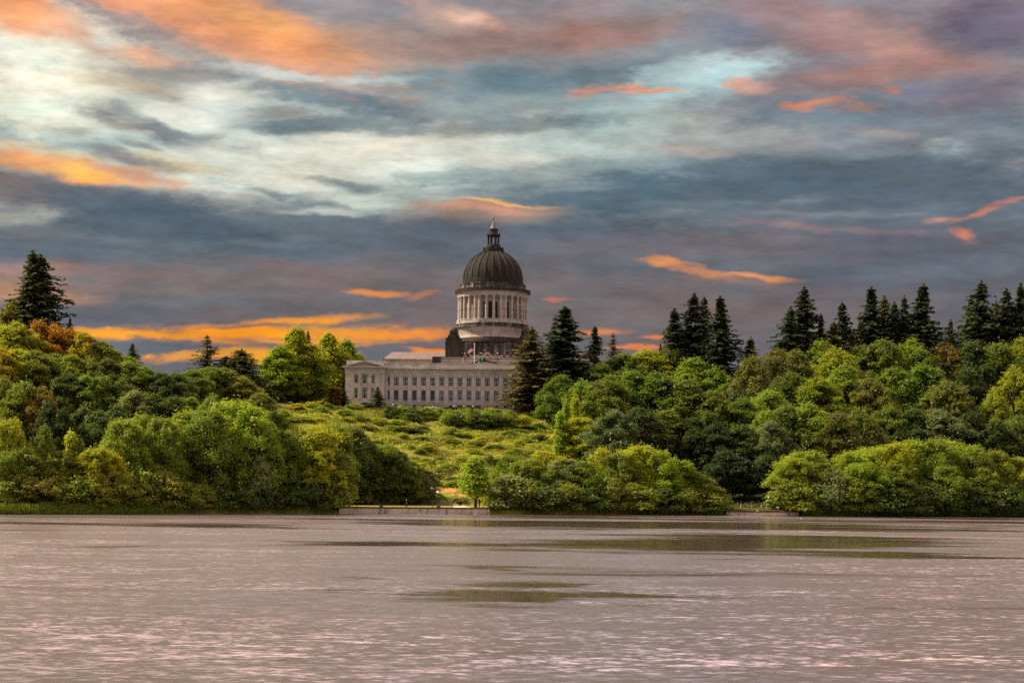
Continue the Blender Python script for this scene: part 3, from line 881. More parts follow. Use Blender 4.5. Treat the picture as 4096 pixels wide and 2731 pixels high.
def wall_with_holes(b, x0, x1, z0, z1, holes, y0, y1):
    """wall slab x0..x1 cut by holes (xa, xb, za, zb), as butted boxes"""
    xs = sorted(set([x0, x1] + [h[0] for h in holes] + [h[1] for h in holes]))
    for a, c in zip(xs, xs[1:]):
        if c - a < 1e-4: continue
        zz = sorted([(h[2], h[3]) for h in holes if h[0] <= a + 1e-4 and h[1] >= c - 1e-4])
        z = z0
        for za, zb in zz:
            if za - z > 1e-4: b.box(a, c, y0, y1, z, za)
            z = zb
        if z1 - z > 1e-4: b.box(a, c, y0, y1, z, z1)

def column_mesh(r, h, seg=14):
    b = MB()
    b.box(-r*1.3, r*1.3, -r*1.3, r*1.3, 0, .16)
    b.lathe([(r*1.22, .16), (r*1.28, .28), (r*1.08, .40), (r, .55), (r*1.0, h*.5), (r*.86, h-1.15), (r*.95, h-1.1), (r*.9, h-.95), (r*1.15, h-.55), (r*1.38, h-.2)], seg, smooth=False)
    b.box(-r*1.4, r*1.4, -r*1.4, r*1.4, h-.2, h)
    return b.mesh('column')

def make_office():
    root = empty('stone_office_building', (-16.0, 600, 33.9), R(-3.5))
    tag(root, 'long pale sandstone building with two window rows in front of the dome', 'building')
    X = [(i-8)*3.33 for i in range(17)]
    holes = []; wins = []
    for i, x in enumerate(X):
        holes.append((x-.785, x+.785, 8.6, 11.5)); wins.append((x, 8.6, 11.5, 1.57, 'drape'))
        mid = i in (7, 8, 9)
        zb = 3.5 if mid else 3.2
        st = 'dark' if i < 5 else ('shade' if i == 11 else 'drape')
        holes.append((x-.785, x+.785, zb, 6.8)); wins.append((x, zb, 6.8, 1.57, st))
        if mid: holes.append((x-.9, x+.9, 0.0, 1.38))
        else: holes.append((x-.65, x+.65, .25, 1.4)); wins.append((x, .25, 1.4, 1.3, 'dark' if i % 3 else 'half'))
    for s in (-1, 1):
        x = s*29.4
        for za, zb in ((8.6, 11.5), (3.4, 6.8)):
            holes.append((x-.36, x+.36, za, zb)); wins.append((x, za, zb, .72, 'dark'))
    b = MB()
    wall_with_holes(b, -31, 31, -1.5, 12.3, holes, 0, .5)
    b.build('wall', M['stone_office'], root)
    core = MB(); core.box(-45, 45, 1.3, 24, -1.5, 12.0); core.build('interior', M['dark'], root)
    e = MB()
    e.box(-31, 31, -.12, 24, 12.3, 13.25); e.box(-31, 31, -.30, 24, 13.25, 14.15); e.box(-31, 31, -.62, 24, 14.15, 14.5); e.box(-31, 31, -1.15, 24, 14.5, 14.85); e.box(-31, 31, -1.0, 24, 14.85, 15.05)
    e.build('cornice', M['stone_office'], root)
    pp = MB(); pp.box(-31, 31, -.05, 23.5, 15.05, 16.55); pp.box(-31, 31, -.18, 23.6, 16.55, 16.8)
    pp.build('parapet', M['stone_office'], root)
    sc = MB(); sc.box(-31, 31, -.28, -.003, 1.68, 2.05); sc.box(-31, 31, -.14, -.003, 2.05, 2.32); sc.box(-31, 31, -.10, -.003, -1.5, .12)
    sc.build('string_course', M['stone_office'], root)
    # pilasters between the bays, each a part
    me = MB()
    me.box(-.68, .68, -.34, -.003, 2.32, 11.55); me.box(-.80, .80, -.44, -.003, 11.55, 11.75); me.box(-.74, .74, -.40, -.003, 11.75, 12.1); me.box(-.86, .86, -.48, -.003, 12.1, 12.3)
    me = me.mesh('pilaster'); me.materials.append(M['stone_office'])
    for k in range(18): link('pilaster', me, None, root, ((k-8.5)*3.33, 0, 0))
    bal = MB()
    bal.box(-.95, .95, -.30, -.16, 2.98, 3.12); bal.box(-.95, .95, -.30, -.16, 2.33, 2.42)
    for k in range(9): bal.box(-.86+k*.2, -.76+k*.2, -.27, -.19, 2.42, 2.98)
    bme = bal.mesh('balustrade'); bme.materials.append(M['stone_office'])
    for i, x in enumerate(X):
        if i not in (7, 8, 9): link('balustrade', bme, None, root, (x, 0, 0))
    med = MB(); med.box(-.95, .95, -.10, -.003, 2.36, 3.35); med.lathe([(.34, 0), (.34, .10), (.2, .16)], 12)
    for i in (7, 8, 9):
        md = MB(); md.box(-.95, .95, -.10, -.003, 2.36, 3.35)
        vs = [(.30*math.cos(a*PI/6), -.17, 2.85 + .30*math.sin(a*PI/6)) for a in range(12)] + [(.36*math.cos(a*PI/6), -.102, 2.85 + .36*math.sin(a*PI/6)) for a in range(12)]
        md.add(vs, [tuple(range(12))] + [(a, (a+1) % 12, 12+(a+1) % 12, 12+a) for a in range(12)])
        for s in (-1, 1): md.box(s*.65-.18, s*.65+.18, -.15, -.102, 2.55, 3.1)
        md.build('carved_panel', M['stone_office'], root, (X[i], 0, 0))
        d = MB(); d.box(-.9, .9, .30, .42, 0, .10); d.box(-.9, -.78, .30, .42, .1, 1.38); d.box(.78, .9, .30, .42, .1, 1.38); d.box(-.78, .78, .30, .42, 1.26, 1.38); d.box(-.06, .06, .30, .42, .1, 1.26)
        do = d.build('door', M['frame'], root, (X[i], 0, 0))
        p = MB(); p.add([(-.78, .37, .1), (.78, .37, .1), (.78, .37, 1.26), (-.78, .37, 1.26)], [(0,1,2,3)]); p.build('pane', M['glass'], do)
    # end pavilions with pediments
    for s in (-1, 1):
        cx = s*38.0; yf = -2.2
        hs = []
        for x, w in ((-3.1, 1.0), (0, 1.6), (3.1, 1.0)):
            for za, zb in ((9.2, 11.95), (3.75, 7.4)):
                hs.append((cx+x-w/2, cx+x+w/2, za, zb)); wins.append((cx+x, za, zb, w, 'drape' if w > 1.2 or za > 5 else ('shade' if x > 0 else 'drape'), yf))
        b = MB(); wall_with_holes(b, cx-7.15, cx+7.15, -1.5, 12.6, hs, yf, yf+.5)
        b.box(cx-7.15, cx-6.65, yf+.5, 24, -1.5, 12.6); b.box(cx+6.65, cx+7.15, yf+.5, 24, -1.5, 12.6)
        b.box(cx-7.3, cx+7.3, yf-.18, yf-.003, -1.5, 2.9); b.box(cx-7.22, cx+7.22, yf-.10, yf-.003, 2.9, 3.35)
        pv = b.build('pavilion', M['stone_office'], root)
        core = MB(); core.box(cx-6.6, cx+6.6, yf+1.5, 1.29, -1.5, 12.0); core.build('interior', M['dark'], pv)
        en = MB()
        en.box(cx-7.2, cx+7.2, yf-.45, 24, 12.6, 13.55); en.box(cx-7.3, cx+7.3, yf-.55, 24, 13.55, 14.55); en.box(cx-7.7, cx+7.7, yf-1.0, 24, 14.55, 14.8); en.box(cx-8.05, cx+8.05, yf-1.4, 24, 14.8, 15.2)
        en.build('cornice', M['stone_office'], pv)
        pd = MB()
        pd.prism([(cx-6.7, 15.203), (cx+6.7, 15.203), (cx, 17.0)], yf-.35, yf+1.3)
        for q in (-1, 1):
            ang = math.atan2(2.05, 8.0)
            L = 8.05/math.cos(ang)
            mt = Matrix.Translation((cx, 0, 17.32)) @ Matrix.Rotation(q*ang, 4, 'Y')
            if q > 0: pd.box(0.0, L, yf-1.35, yf-.36, -.42, 0, mt)
            else: pd.box(-L, -.0, yf-1.35, yf-.36, -.42, 0, mt)
        pd.build('pediment', M['stone_office'], pv)
        at_ = MB(); at_.box(cx-6.95, cx+6.95, yf+1.35, 24, 15.203, 17.2); at_.box(cx-7.05, cx+7.05, yf+1.25, 24.1, 17.2, 17.45)
        at_.build('attic', M['stone_office'], pv)
        for x in (-1.83, 1.83):
            c = MB(); c.lathe([(.66, 3.35), (.68, 3.6), (.62, 3.7), (.60, 7.5), (.54, 11.55), (.62, 11.7), (.60, 11.9), (.74, 12.1)], 16, (cx+x, yf-.12)); c.box(cx+x-.78, cx+x+.78, yf-.45, yf-.003, 12.1, 12.6)
            c.build('column', M['stone_office'], pv)
        for x in (-4.9, 4.9):
            c = MB(); c.box(cx+x-.8, cx+x+.8, yf-.42, yf-.003, 3.35, 11.6); c.box(cx+x-.95, cx+x+.95, yf-.44, yf-.003, 11.6, 12.2); c.box(cx+x-1.0, cx+x+1.0, yf-.445, yf-.003, 12.2, 12.6)
            c.build('pilaster', M['stone_office'], pv)
    for wdef in wins:
        x, za, zb, w, st = wdef[:5]; y = wdef[5] if len(wdef) > 5 else 0.0
        window(root, x, y+.30, za, zb, w, st)
    return root

def ringbox(b, r0, r1, a0, a1, z0, z1, seg=6):
    """block on a ring between two radii and two angles"""
    vs = []; fs = []
    for k in range(seg+1):
        a = a0 + (a1-a0)*k/seg; c, s = math.cos(a), math.sin(a)
        vs += [(r0*c, r0*s, z0), (r1*c, r1*s, z0), (r1*c, r1*s, z1), (r0*c, r0*s, z1)]
    for k in range(seg):
        i = 4*k
        for u in range(4): fs.append((i+u, i+(u+1) % 4, i+4+(u+1) % 4, i+4+u))
    fs += [(3,2,1,0), (4*seg, 4*seg+1, 4*seg+2, 4*seg+3)]
    b.add(vs, fs)

def make_capitol():
    root = empty('domed_capitol', (-9.0, 690, 34.0), R(-3.5))
    tag(root, 'domed sandstone capitol with black stained base rising behind the long stone building', 'building')
    b = MB(); b.box(-43.4, -20.6, -15, 15, -2, 23.3); b.box(-43.7, -20.6, -15.4, 15.4, 23.3, 23.75)
    b.box(20.6, 43.4, -15, 15, -2, 23.3); b.box(20.6, 43.7, -15.4, 15.4, 23.3, 23.75)
    b.box(-20.5, 20.5, -30, 20, -2, 22.6)
    b.build('wall', M['stone'], root)
    for s in (-1, 1):
        r = MB()
        xo, xi = 43.4, 17.0
        vs = [(s*xo, -15.2, 23.753), (s*xi, -15.2, 23.753), (s*xi, 15.2, 23.753), (s*xo, 15.2, 23.753), (s*(xo-1.9), -5, 27.3), (s*xi, -5, 27.3), (s*xi, 5, 27.3), (s*(xo-1.9), 5, 27.3)]
        r.add(vs, [(0,1,5,4), (4,5,6,7), (3,7,6,2), (0,4,7,3), (1,2,6,5)])
        r.build('roof', M['seam'], root)
    # entrance front seen over the long building: parapets, crest, arched gable
    p = MB()
    p.box(-20.8, 20.8, -34, -30.003, -2, 21.6); p.box(-21.2, 21.2, -34.4, -30.5, 21.6, 22.2)
    p.box(-20.6, 20.6, -33.9, -30.6, 22.2, 22.75); p.box(-21.0, 21.0, -34.3, -30.2, 22.75, 23.15)
    p.box(-5.7, 5.7, -33.4, -29.8, 23.153, 23.75); p.box(-5.9, 5.9, -33.6, -29.6, 23.75, 23.95)
    p.build('portico_wall', M['stone'], root)
    for s_ in (-1, 1):
        cp = MB(); cp.box(min(s_*21.1, s_*5.95), max(s_*21.1, s_*5.95), -34.45, -30.1, 23.153, 23.32); cp.box(min(s_*21.3, s_*17.9), max(s_*21.3, s_*17.9), -34.6, -30.0, 20.4, 23.13)
        cp.build('coping', M['black_stone'], root)
    pd = MB(); pd.prism([(-12, 18.6), (12, 18.6), (0, 21.2)], -41, -34.65); pd.box(-12, 12, -41, -34.65, -2, 18.6)
    pe = pd.build('pediment', M['stone'], root)
    cr = MB()
    for k in range(-9, 10):
        x = k*.52; z = 21.25 - abs(x)*.216 - .05
        rr = .30 if k % 2 else .38
        if k == 0: cr.box(-.42, .42, -41.2, -40.5, 20.9, 22.2); cr.lathe([(.3, 22.2), (.42, 22.35), (.3, 22.55), (.05, 22.62)], 10, (0, -40.85)); continue
        cr.lathe([(.05, z-.05), (rr, z+.12), (rr*1.05, z+.34), (rr*.7, z+.56), (.03, z+.66)], 9, (x, -40.85), smooth=True)
    cr.build('crest', M['black_stone'], pe)
    g = MB(); ell = [(3.7*math.cos(PI*k/16), 22.5 + 3.9*math.sin(PI*k/16)) for k in range(17)]
    g.prism(ell, -24, -15.05)
    ga = g.build('arched_gable', M['stained'], root)
    g2 = MB(); e2 = [(2.3*math.cos(PI*k/14), 22.5 + 3.4*math.sin(PI*k/14)) for k in range(15)]; e3 = [(1.6*math.cos(PI*k/14), 22.5 + 2.85*math.sin(PI*k/14)) for k in range(15)]
    for k in range(14):
        vs = [(e2[k][0], -24.2, e2[k][1]), (e2[k+1][0], -24.2, e2[k+1][1]), (e3[k+1][0], -24.2, e3[k+1][1]), (e3[k][0], -24.2, e3[k][1])]
        g2.add(vs + [(v[0], -24.003, v[2]) for v in vs], [(0,1,2,3), (0,4,5,1), (3,2,6,7)])
    g2.build('arch_surround', M['stone'], ga)
    g3 = MB(); e4 = [(1.25*math.cos(PI*k/14), 22.5 + 2.7*math.sin(PI*k/14)) for k in range(15)]; g3.prism(e4, -24.06, -24.004); g3.box(-.05, .05, -24.12, -24.062, 22.5, 25.2)
    g3.build('window', M['frame'], ga)
    # square stained base under the drum
    q = MB(); q.box(-15.2, 15.2, -15.2, 15.2, 0, 28.2)
    q.box(-15.5, 15.5, -15.5, 15.5, 28.2, 28.6); q.box(-15.0, 15.0, -15.0, 15.0, 28.6, 29.8); q.box(-15.4, 15.4, -15.4, 15.4, 29.8, 30.3); q.box(-14.7, 14.7, -14.7, 14.7, 30.3, 30.9)
    q.box(-15.45, 15.45, -15.45, -15.203, 26.6, 26.9)
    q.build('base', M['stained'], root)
    # blind arcade of paler panels in the stained wall
    ar = MB()
    for k in range(11):
        x = -12.5 + k*2.5
        if abs(x) < 3.0: continue
        pts = [(x-.72, 22.0), (x+.72, 22.0), (x+.72, 24.9)] + [(x + .72*math.cos(PI*j/8), 24.9 + .8*math.sin(PI*j/8)) for j in range(1, 8)] + [(x-.72, 24.9)]
        ar.prism(pts, -15.30, -15.203)
        ar.lathe([(.36, 26.0), (.36, 26.5)], 8, (x+1.25, -15.25))
    ar.build('arcade_panel', M['stone'], root)
    # stepped dark rings and the pale bowl that carries the drum
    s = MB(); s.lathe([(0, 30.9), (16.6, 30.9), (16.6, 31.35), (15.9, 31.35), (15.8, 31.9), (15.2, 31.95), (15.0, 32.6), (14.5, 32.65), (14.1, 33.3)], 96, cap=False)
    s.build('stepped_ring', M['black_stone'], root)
    s = MB(); s.lathe([(14.1, 33.3), (13.75, 33.6), (13.7, 34.3), (13.9, 35.2), (14.3, 36.2), (14.6, 37.0), (14.7, 37.5)], 96, smooth=True, cap=False)
    s.build('drum_base', M['stone'], root)
    s = MB(); s.lathe([(14.7, 37.5), (15.35, 37.55), (15.4, 38.0), (15.0, 38.1), (15.0, 38.7), (15.25, 38.75), (15.2, 39.05), (14.2, 39.1)], 96, cap=False)
    s.build('drum_ledge', M['stained'], root)
    s = MB(); s.lathe([(14.2, 39.1), (14.85, 39.1), (14.85, 40.4), (15.0, 40.45), (15.0, 40.7), (12.4, 40.72)], 96, cap=False)
    for k in range(8):
        a = R(-90 + 45*k + 22.5)
        ringbox(s, 14.7, 15.25, a-R(6.2), a+R(6.2), 39.13, 40.73)
    s.build('pedestal_ring', M['stone'], root)
    s = MB(); s.lathe([(12.5, 40.7), (12.5, 50.6)], 96, cap=False)
    for k in range(8):
        a = R(-90 + 45*k + 22.5)
        ringbox(s, 12.3, 13.75, a-R(7.0), a+R(7.0), 40.73, 50.3)
    s.build('drum', M['stone'], root)
    cm = column_mesh(.56, 9.55); cm.materials.append(M['stone'])
    wm = {}
    for k in range(8):
        ac = -90 + 45*k
        for d in (-6.3, 6.3, 18.3, 26.7):
            a = R(ac + d)
            c = link('column', cm, None, root, (14.05*math.cos(a), 14.05*math.sin(a), 40.72)); c.rotation_euler = (0, 0, a)
        for d, w in ((-11.2, 1.0), (0, 1.55), (11.2, 1.0)):
            a = R(ac + d)
            if w not in wm:
                f = MB(); f.box(-.06, .16, -w/2-.12, -w/2, 0, 6.9); f.box(-.06, .16, w/2, w/2+.12, 0, 6.9); f.box(-.06, .18, -w/2-.2, w/2+.2, 6.9, 7.2)
                g = MB(); g.box(-.05, .05, -w/2, w/2, 0, 6.9)
                for zz in (1.2, 2.4, 3.6, 4.8, 6.0): g.box(.051, .09, -w/2, w/2, zz-.05, zz+.05)
                g.box(.051, .095, -.05, .05, 0, 6.9)
                fm = f.mesh('window'); fm.materials.append(M['stone']); gm = g.mesh('pane'); gm.materials.append(M['frame']); wm[w] = (fm, gm)
            wo = link('window', wm[w][0], None, root, (12.53*math.cos(a), 12.53*math.sin(a), 41.0)); wo.rotation_euler = (0, 0, a)
            link('pane', wm[w][1], None, wo)
    s = MB(); s.lathe([(12.3, 50.3), (14.75, 50.3), (14.75, 50.9), (14.9, 50.92), (14.9, 51.7), (15.15, 51.75), (15.3, 52.1)], 96, cap=False)
    s.build('entablature', M['stone'], root)
    s = MB(); s.lathe([(15.3, 52.1), (15.85, 52.2), (15.9, 52.6), (15.6, 52.7), (15.45, 53.0), (13.7, 53.05)], 96, cap=False)
    for k in range(96):
        a = 2*PI*k/96
        ringbox(s, 15.2, 15.75, a-.020, a+.020, 52.66, 53.45 if k % 12 else 53.8, 1)
    s.build('cornice', M['black_stone'], root)
    s = MB(); s.lathe([(13.75, 53.05), (13.75, 53.5), (13.5, 53.55), (13.5, 55.3), (13.8, 55.4), (13.85, 55.8), (13.3, 55.85)], 96, cap=False)
    for k in range(16):
        a = R(-90 + 22.5*k + 11.25); ringbox(s, 13.4, 13.72, a-R(3), a+R(3), 53.56, 55.29, 2)
    s.build('attic', M['stained'], root)
    # ribbed dome
    prof = [(13.3, 55.85), (13.3, 56.3), (12.9, 56.35), (12.85, 57.0), (12.6, 57.05), (12.55, 57.8)]
    d = MB(); d.lathe(prof + [(12.3, 57.85)], 96, cap=False)
    nr = 24; steps = 22; th1 = math.acos(4.1/12.3)
    def shell(i, up=0.0):
        th = i/steps*th1
        return (12.3*math.cos(th) + up*math.cos(th), 57.85 + 12.4*math.sin(th)/math.sin(th1)*.945 + up*math.sin(th))
    d.lathe([shell(i) for i in range(steps+1)], 96, smooth=True, cap=False)
    ztop = 57.85 + 12.4*.945
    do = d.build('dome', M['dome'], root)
    rb = MB(); vs = []
    for i in range(steps+1):
        wv = .30 - .15*i/steps
        for up, ww in ((-.1, wv), (.30, wv*.7), (.30, -wv*.7), (-.1, -wv)):
            r_, z_ = shell(i, up); vs.append((r_, ww, z_))
    rb.add(vs, [(4*i+k, 4*i+4+k, 4*i+5+k, 4*i+1+k) for i in range(steps) for k in range(3)])
    rm = rb.mesh('rib'); rm.materials.append(M['rib'])
    for k in range(nr):
        o = link('rib', rm, None, do); o.rotation_euler = (0, 0, 2*PI*k/nr + R(3))
    # lantern
    l = MB(); l.lathe([(4.35, ztop-.1), (4.45, ztop+.35), (4.0, ztop+.5), (4.0, ztop+1.3), (4.15, ztop+1.45), (3.3, ztop+1.6), (3.2, ztop+2.4), (3.05, ztop+2.9), (2.9, ztop+3.2), (0, ztop+3.22)], 32, cap=False)
    for k in range(8): ringbox(l, 3.9, 4.5, 2*PI*k/8-.10+R(22.5), 2*PI*k/8+.10+R(22.5), ztop+.5, ztop+1.9, 1)
    lb = l.build('lantern', M['lantern'], root)
    z0 = ztop + 3.2; z1 = z0 + 3.5
    for k in range(8):
        a = 2*PI*(k+.5)/8 + R(-90)
        c = MB(); c.lathe([(.42, z0), (.36, z0+.2), (.34, z0+2.9), (.48, z1)], 10, (2.28*math.cos(a), 2.28*math.sin(a))); c.build('column', M['lantern'], lb)
    t = MB(); t.lathe([(1.3, z1), (2.75, z1), (2.95, z1+.3), (2.95, z1+.6), (2.3, z1+.7), (2.0, z1+1.1), (1.75, z1+1.2), (1.72, z1+2.5), (1.95, z1+2.6), (1.95, z1+2.95)], 24)
    for k in range(8): a = 2*PI*k/8; t.lathe([(.26, z1+.6), (.3, z1+.9), (.1, z1+1.3)], 8, (2.6*math.cos(a), 2.6*math.sin(a)))
    t.build('cupola', M['lantern'], lb)
    z2 = z1 + 2.95
    c = MB(); c.lathe([(1.9, z2), (1.45, z2+.5), (1.0, z2+1.3), (.62, z2+2.2), (.36, z2+3.0), (.22, z2+3.5)], 24, smooth=True); c.build('spire', M['lead'], lb)
    z3 = z2 + 3.5
    f = MB(); f.lathe([(.14, z3), (.14, z3+.35), (.32, z3+.5), (.34, z3+.65), (.14, z3+.8), (.1, z3+1.1), (.24, z3+1.25), (.22, z3+1.45), (.05, z3+1.7)], 12, smooth=True); f.build('finial', M['bronze'], lb)
    # corner turrets
    for sx in (-1, 1):
        for sy in (-1, 1):
            x, y = sx*14.7, sy*14.7
            u = MB(); u.box(x-3.15, x+3.15, y-3.15, y+3.15, 0, 30.2); u.box(x-3.35, x+3.35, y-3.35, y+3.35, 30.2, 30.7); u.box(x-3.0, x+3.0, y-3.0, y+3.0, 30.7, 32.0); u.box(x-3.2, x+3.2, y-3.2, y+3.2, 32.0, 32.3)
            for k in (-1.8, 0, 1.8): u.box(x+k-.45, x+k+.45, y-3.30, y-3.152, 22.5, 29.4)
            tu = u.build('turret', M['black_stone'], root)
            v = MB(); v.lathe([(2.5, 32.3), (2.3, 33.2), (1.75, 33.5), (1.7, 34.6), (2.1, 34.8), (2.05, 35.2), (1.7, 35.3)], 8, (x, y), R(22.5), R(382.5))
            for k in range(4):
                a = R(45+90*k); v.tube([(x+2.7*math.cos(a), y+2.7*math.sin(a), 32.3), (x+2.6*math.cos(a), y+2.6*math.sin(a), 33.3), (x+2.0*math.cos(a), y+2.0*math.sin(a), 33.9), (x+1.9*math.cos(a), y+1.9*math.sin(a), 35.0)], [.5, .5, .3, .38], 8)
            v.box(x-.5, x+.5, y-2.1, y-1.6, 33.0, 34.7)
            v.build('belfry', M['black_stone'], tu)
            v = MB(); v.lathe([(1.75, 35.25), (1.7, 35.6), (1.4, 36.2), (.85, 36.65), (.3, 36.8), (.18, 37.2)], 20, (x, y), smooth=True); v.build('cap', M['black_stone'], tu)
    return root
# ------------------------------------------------------------------ lakeside: walls, lamps, fence, signs
def wall_strip(b, pts, z0, z1, th, front=0.0):
    """thick wall following points (x, y); front face at y - front"""
    n = len(pts); vs = []; fs = []
    for x, y in pts:
        vs += [(x, y-front, z0), (x, y-front+th, z0), (x, y-front+th, z1), (x, y-front, z1)]
    for k in range(n-1):
        i = 4*k
        for u in range(4): fs.append((i+u, i+4+u, i+4+(u+1) % 4, i+(u+1) % 4))
    fs += [(0,1,2,3), (4*n-1, 4*n-2, 4*n-3, 4*n-4)]
    b.add(vs, fs)

def globe_lamp(loc, h, label, twin=False, dome=False):
    root = empty('street_lamp', loc)
    tag(root, label, 'street lamp', 'globe lamps along the lake path')
    p = MB(); p.lathe([(.22, 0), (.22, .15), (.10, .25), (.075, h-.5)], 10)
    if twin:
        p = MB()
        for s in (-.16, .16): p.lathe([(.13, 0), (.13, .12), (.06, .2), (.055, h-.5)], 8, (s, 0))
        p.box(-.16, .16, -.05, .05, h-1.0, h-.9)
    p.lathe([(.18, h-.5), (.22, h-.42), (.12, h-.36)], 10)
    p.build('pole', M['bronze'], root)
    g = MB(); r = .36
    g.lathe([(.10, h-.38)] + [(r*math.sin(PI*k/10), h-.03 - r*math.cos(PI*k/10)) for k in range(1, 10)] + [(.03, h+.33)], 14, smooth=True)
    g.build('globe', M['white_metal'], root)
    c = MB(); c.lathe([(.14, h+.30), (.13, h+.36), (.04, h+.42)], 8); c.build('cap', M['bronze'], root)
    return root

def make_lakeside():
    # long retaining wall
    X0, X1 = -39.5, -5.2
    pts = [(X0 + (X1-X0)*k/12, shore(X0 + (X1-X0)*k/12)) for k in range(13)]
    root = empty('retaining_wall', (0, 0, 0))
    tag(root, 'long streaked concrete lake wall with dark coping in front of the lawn', 'wall')
    b = MB(); wall_strip(b, pts, -1.5, 1.22, .7); b.build('face', M['concrete'], root)
    b = MB(); wall_strip(b, pts, 1.223, 1.56, .95, .12); b.build('coping', M['dark_concrete'], root)
    # short curved wall in front of the small clearing
    pts = []
    for k in range(17):
        x = 54.0 + 19.0*k/16; u = (k/16-.5)*2
        pts.append((x, shore(x) - 1.5 + 1.6*u*u))
    root = empty('retaining_wall', (0, 0, 0))
    tag(root, 'short curved weathered wall at the small clearing with the info board', 'wall')
    b = MB(); wall_strip(b, pts, -1.5, .75, .6); b.build('face', M['concrete'], root)
    b = MB(); wall_strip(b, pts, .753, 1.06, .8, .1); b.build('coping', M['worn_coping'], root)
    # mooring blocks on the coping
    for px, lab in ((1525, 'dark square block on the coping near the dark trees'), (1755, 'dark square block on the coping below the twin-post lamp')):
        p = at(px, 2030, shore((px-2048)/17.0)+.35)
        o = MB(); o.box(-.42, .42, -.3, .3, 0, .26); o.box(-.36, .36, -.25, .25, .26, .33); o.lathe([(.08, .33), (.08, .42), (.14, .45), (.1, .5)], 8)
        tag(o.build('bollard', M['dark_concrete'], None, (p.x, p.y, 1.56)), lab, 'bollard', 'blocks on the lake wall')
    p = at(3068, 2046, 0) if False else Vector((62.5, shore(62.5)-1.2, 1.06))
    o = MB(); o.box(-.25, .25, -.22, .25, 0, .18); o.lathe([(.1, .18), (.1, .3), (.17, .34), (.12, .4)], 8)
    tag(o.build('bollard', M['dark_concrete'], None, p), 'dark block in the middle of the short curved wall', 'bollard')
    # footpath from the crossing to the wall
    b = MB(); b.add([(-13.8, 387.6, 1.521), (-9.2, 389.0, 1.521), (-12.7, 420.5, 1.521), (-14.6, 420.5, 1.521)], [(0,1,2,3)])
    tag(b.build('path', M['path']), kind='structure')
    # lamps
    for px, py, d, lab, tw in ((1398, 2027, 4, 'globe lamp half hidden by the dark tree at the lake wall end', 0), (1751, 2028, 2.2, 'globe lamp on twin posts beside the block on the lake wall', 1), (1725, 2022, 34, 'globe lamp behind the fence among dark leaves', 0)):
        X = (px-2048)/17.0; Y = shore(X)+d; p = at(px, py, Y)
        zt = at(px, {1398: 1962, 1751: 1967, 1725: 1953}[px], Y).z
        globe_lamp((p.x, Y, 1.5), zt - 1.5, lab, tw)
    X = 65; Y = shore(X) + 6; p = at(3076, 2040, Y)
    globe_lamp((p.x, Y, 1.3), at(3076, 1988, Y).z - 1.3, 'tall globe lamp standing in the small clearing by the info board')
    # chain link fence along the railway
    root = empty('chain_link_fence', (0, 0, 0)); tag(root, 'dark chain link fence with thin posts behind the lakeside lawn', 'fence')
    def fy(x): return shore(x) + 35.5
    xs = [-42 + 2.6*k for k in range(18)]
    gap = (-16.2, -12.2)
    for x in xs:
        if gap[0] < x < gap[1]: continue
        b = MB(); b.lathe([(.045, 0), (.045, 1.85), (.06, 1.87), (.02, 1.93)], 6); b.build('post', M['dark_metal'], root, (x, fy(x), 1.5))
    for xa, xb in ((-42, gap[0]+.1), (gap[1], 2.2)):
        n = max(1, int((xb-xa)/2.6)); mesh = MB()
        for k in range(n):
            u, v = xa+(xb-xa)*k/n, xa+(xb-xa)*(k+1)/n
            mesh.add([(u, fy(u), 1.52), (v, fy(v), 1.52), (v, fy(v), 3.3), (u, fy(u), 3.3)], [(0,1,2,3)])
            mesh.tube([(u, fy(u), 3.32), (v, fy(v), 3.32)], .03, 5)
        mesh.build('wire_mesh', M['chainlink'], root)
    # pale weathered barrier wall behind the fence
    b = MB()
    for k in range(10):
        xa = -35 + 2.0*k; b.box(xa+.02, xa+1.98, fy(xa)+2.2, fy(xa)+2.5, 1.4, 2.75 + .08*(k % 3)); b.box(xa+.02, xa+1.98, fy(xa)+2.1, fy(xa)+2.6, 1.3, 1.398)
    tag(b.build('barrier_wall', M['concrete']), 'low grey concrete barrier wall seen through the chain link fence', 'wall')
    # crossbuck at the footpath crossing
    Y = shore(-14)+36; p = at(1830, 2020, Y)
    root = empty('crossing_sign', (p.x, Y, 1.5)); tag(root, 'white crossed boards of a railway crossing sign above the footpath', 'sign')
    h = at(1830, 1980, Y).z - 1.5
    b = MB(); b.lathe([(.06, 0), (.06, h+.5)], 8, (0, .05)); b.build('post', M['dark_metal'], root)
    for s in (-1, 1):
        b = MB(); mt = Matrix.Translation((0, -.06 if s > 0 else -.03, h)) @ Matrix.Rotation(R(45*s), 4, 'Y'); b.box(-.85, .85, -.012, .012, -.11, .11, mt); b.build('board', M['white_metal'], root)
    Y2 = Y + .6; p2 = at(1821, 2020, Y2)
    root = empty('warning_sign', (p2.x, Y2, 1.5)); tag(root, 'narrow post with two small white signs with orange edges beside the crossed boards', 'sign')
    b = MB(); b.lathe([(.05, 0), (.05, 3.4)], 8); b.build('post', M['dark_metal'], root)
    for z in (2.1, 3.0):
        b = MB(); b.box(-.24, .24, -.08, -.055, z-.33, z+.33); pl = b.build('plate', M['orange'], root)
        b = MB(); b.box(-.13, .20, -.095, -.083, z-.27, z+.27); b.build('face', M['white_metal'], pl)
    # litter bin
    Y = shore(-13)+33; p = at(1841, 2020, Y)
    root = empty('litter_bin', (p.x, Y, 1.5)); tag(root, 'dark round litter bin beside the footpath at the fence opening', 'bin')
    b = MB(); b.lathe([(.32, 0), (.36, .1), (.38, .9), (.36, .92)], 14); b.build('body', M['dark_metal'], root)
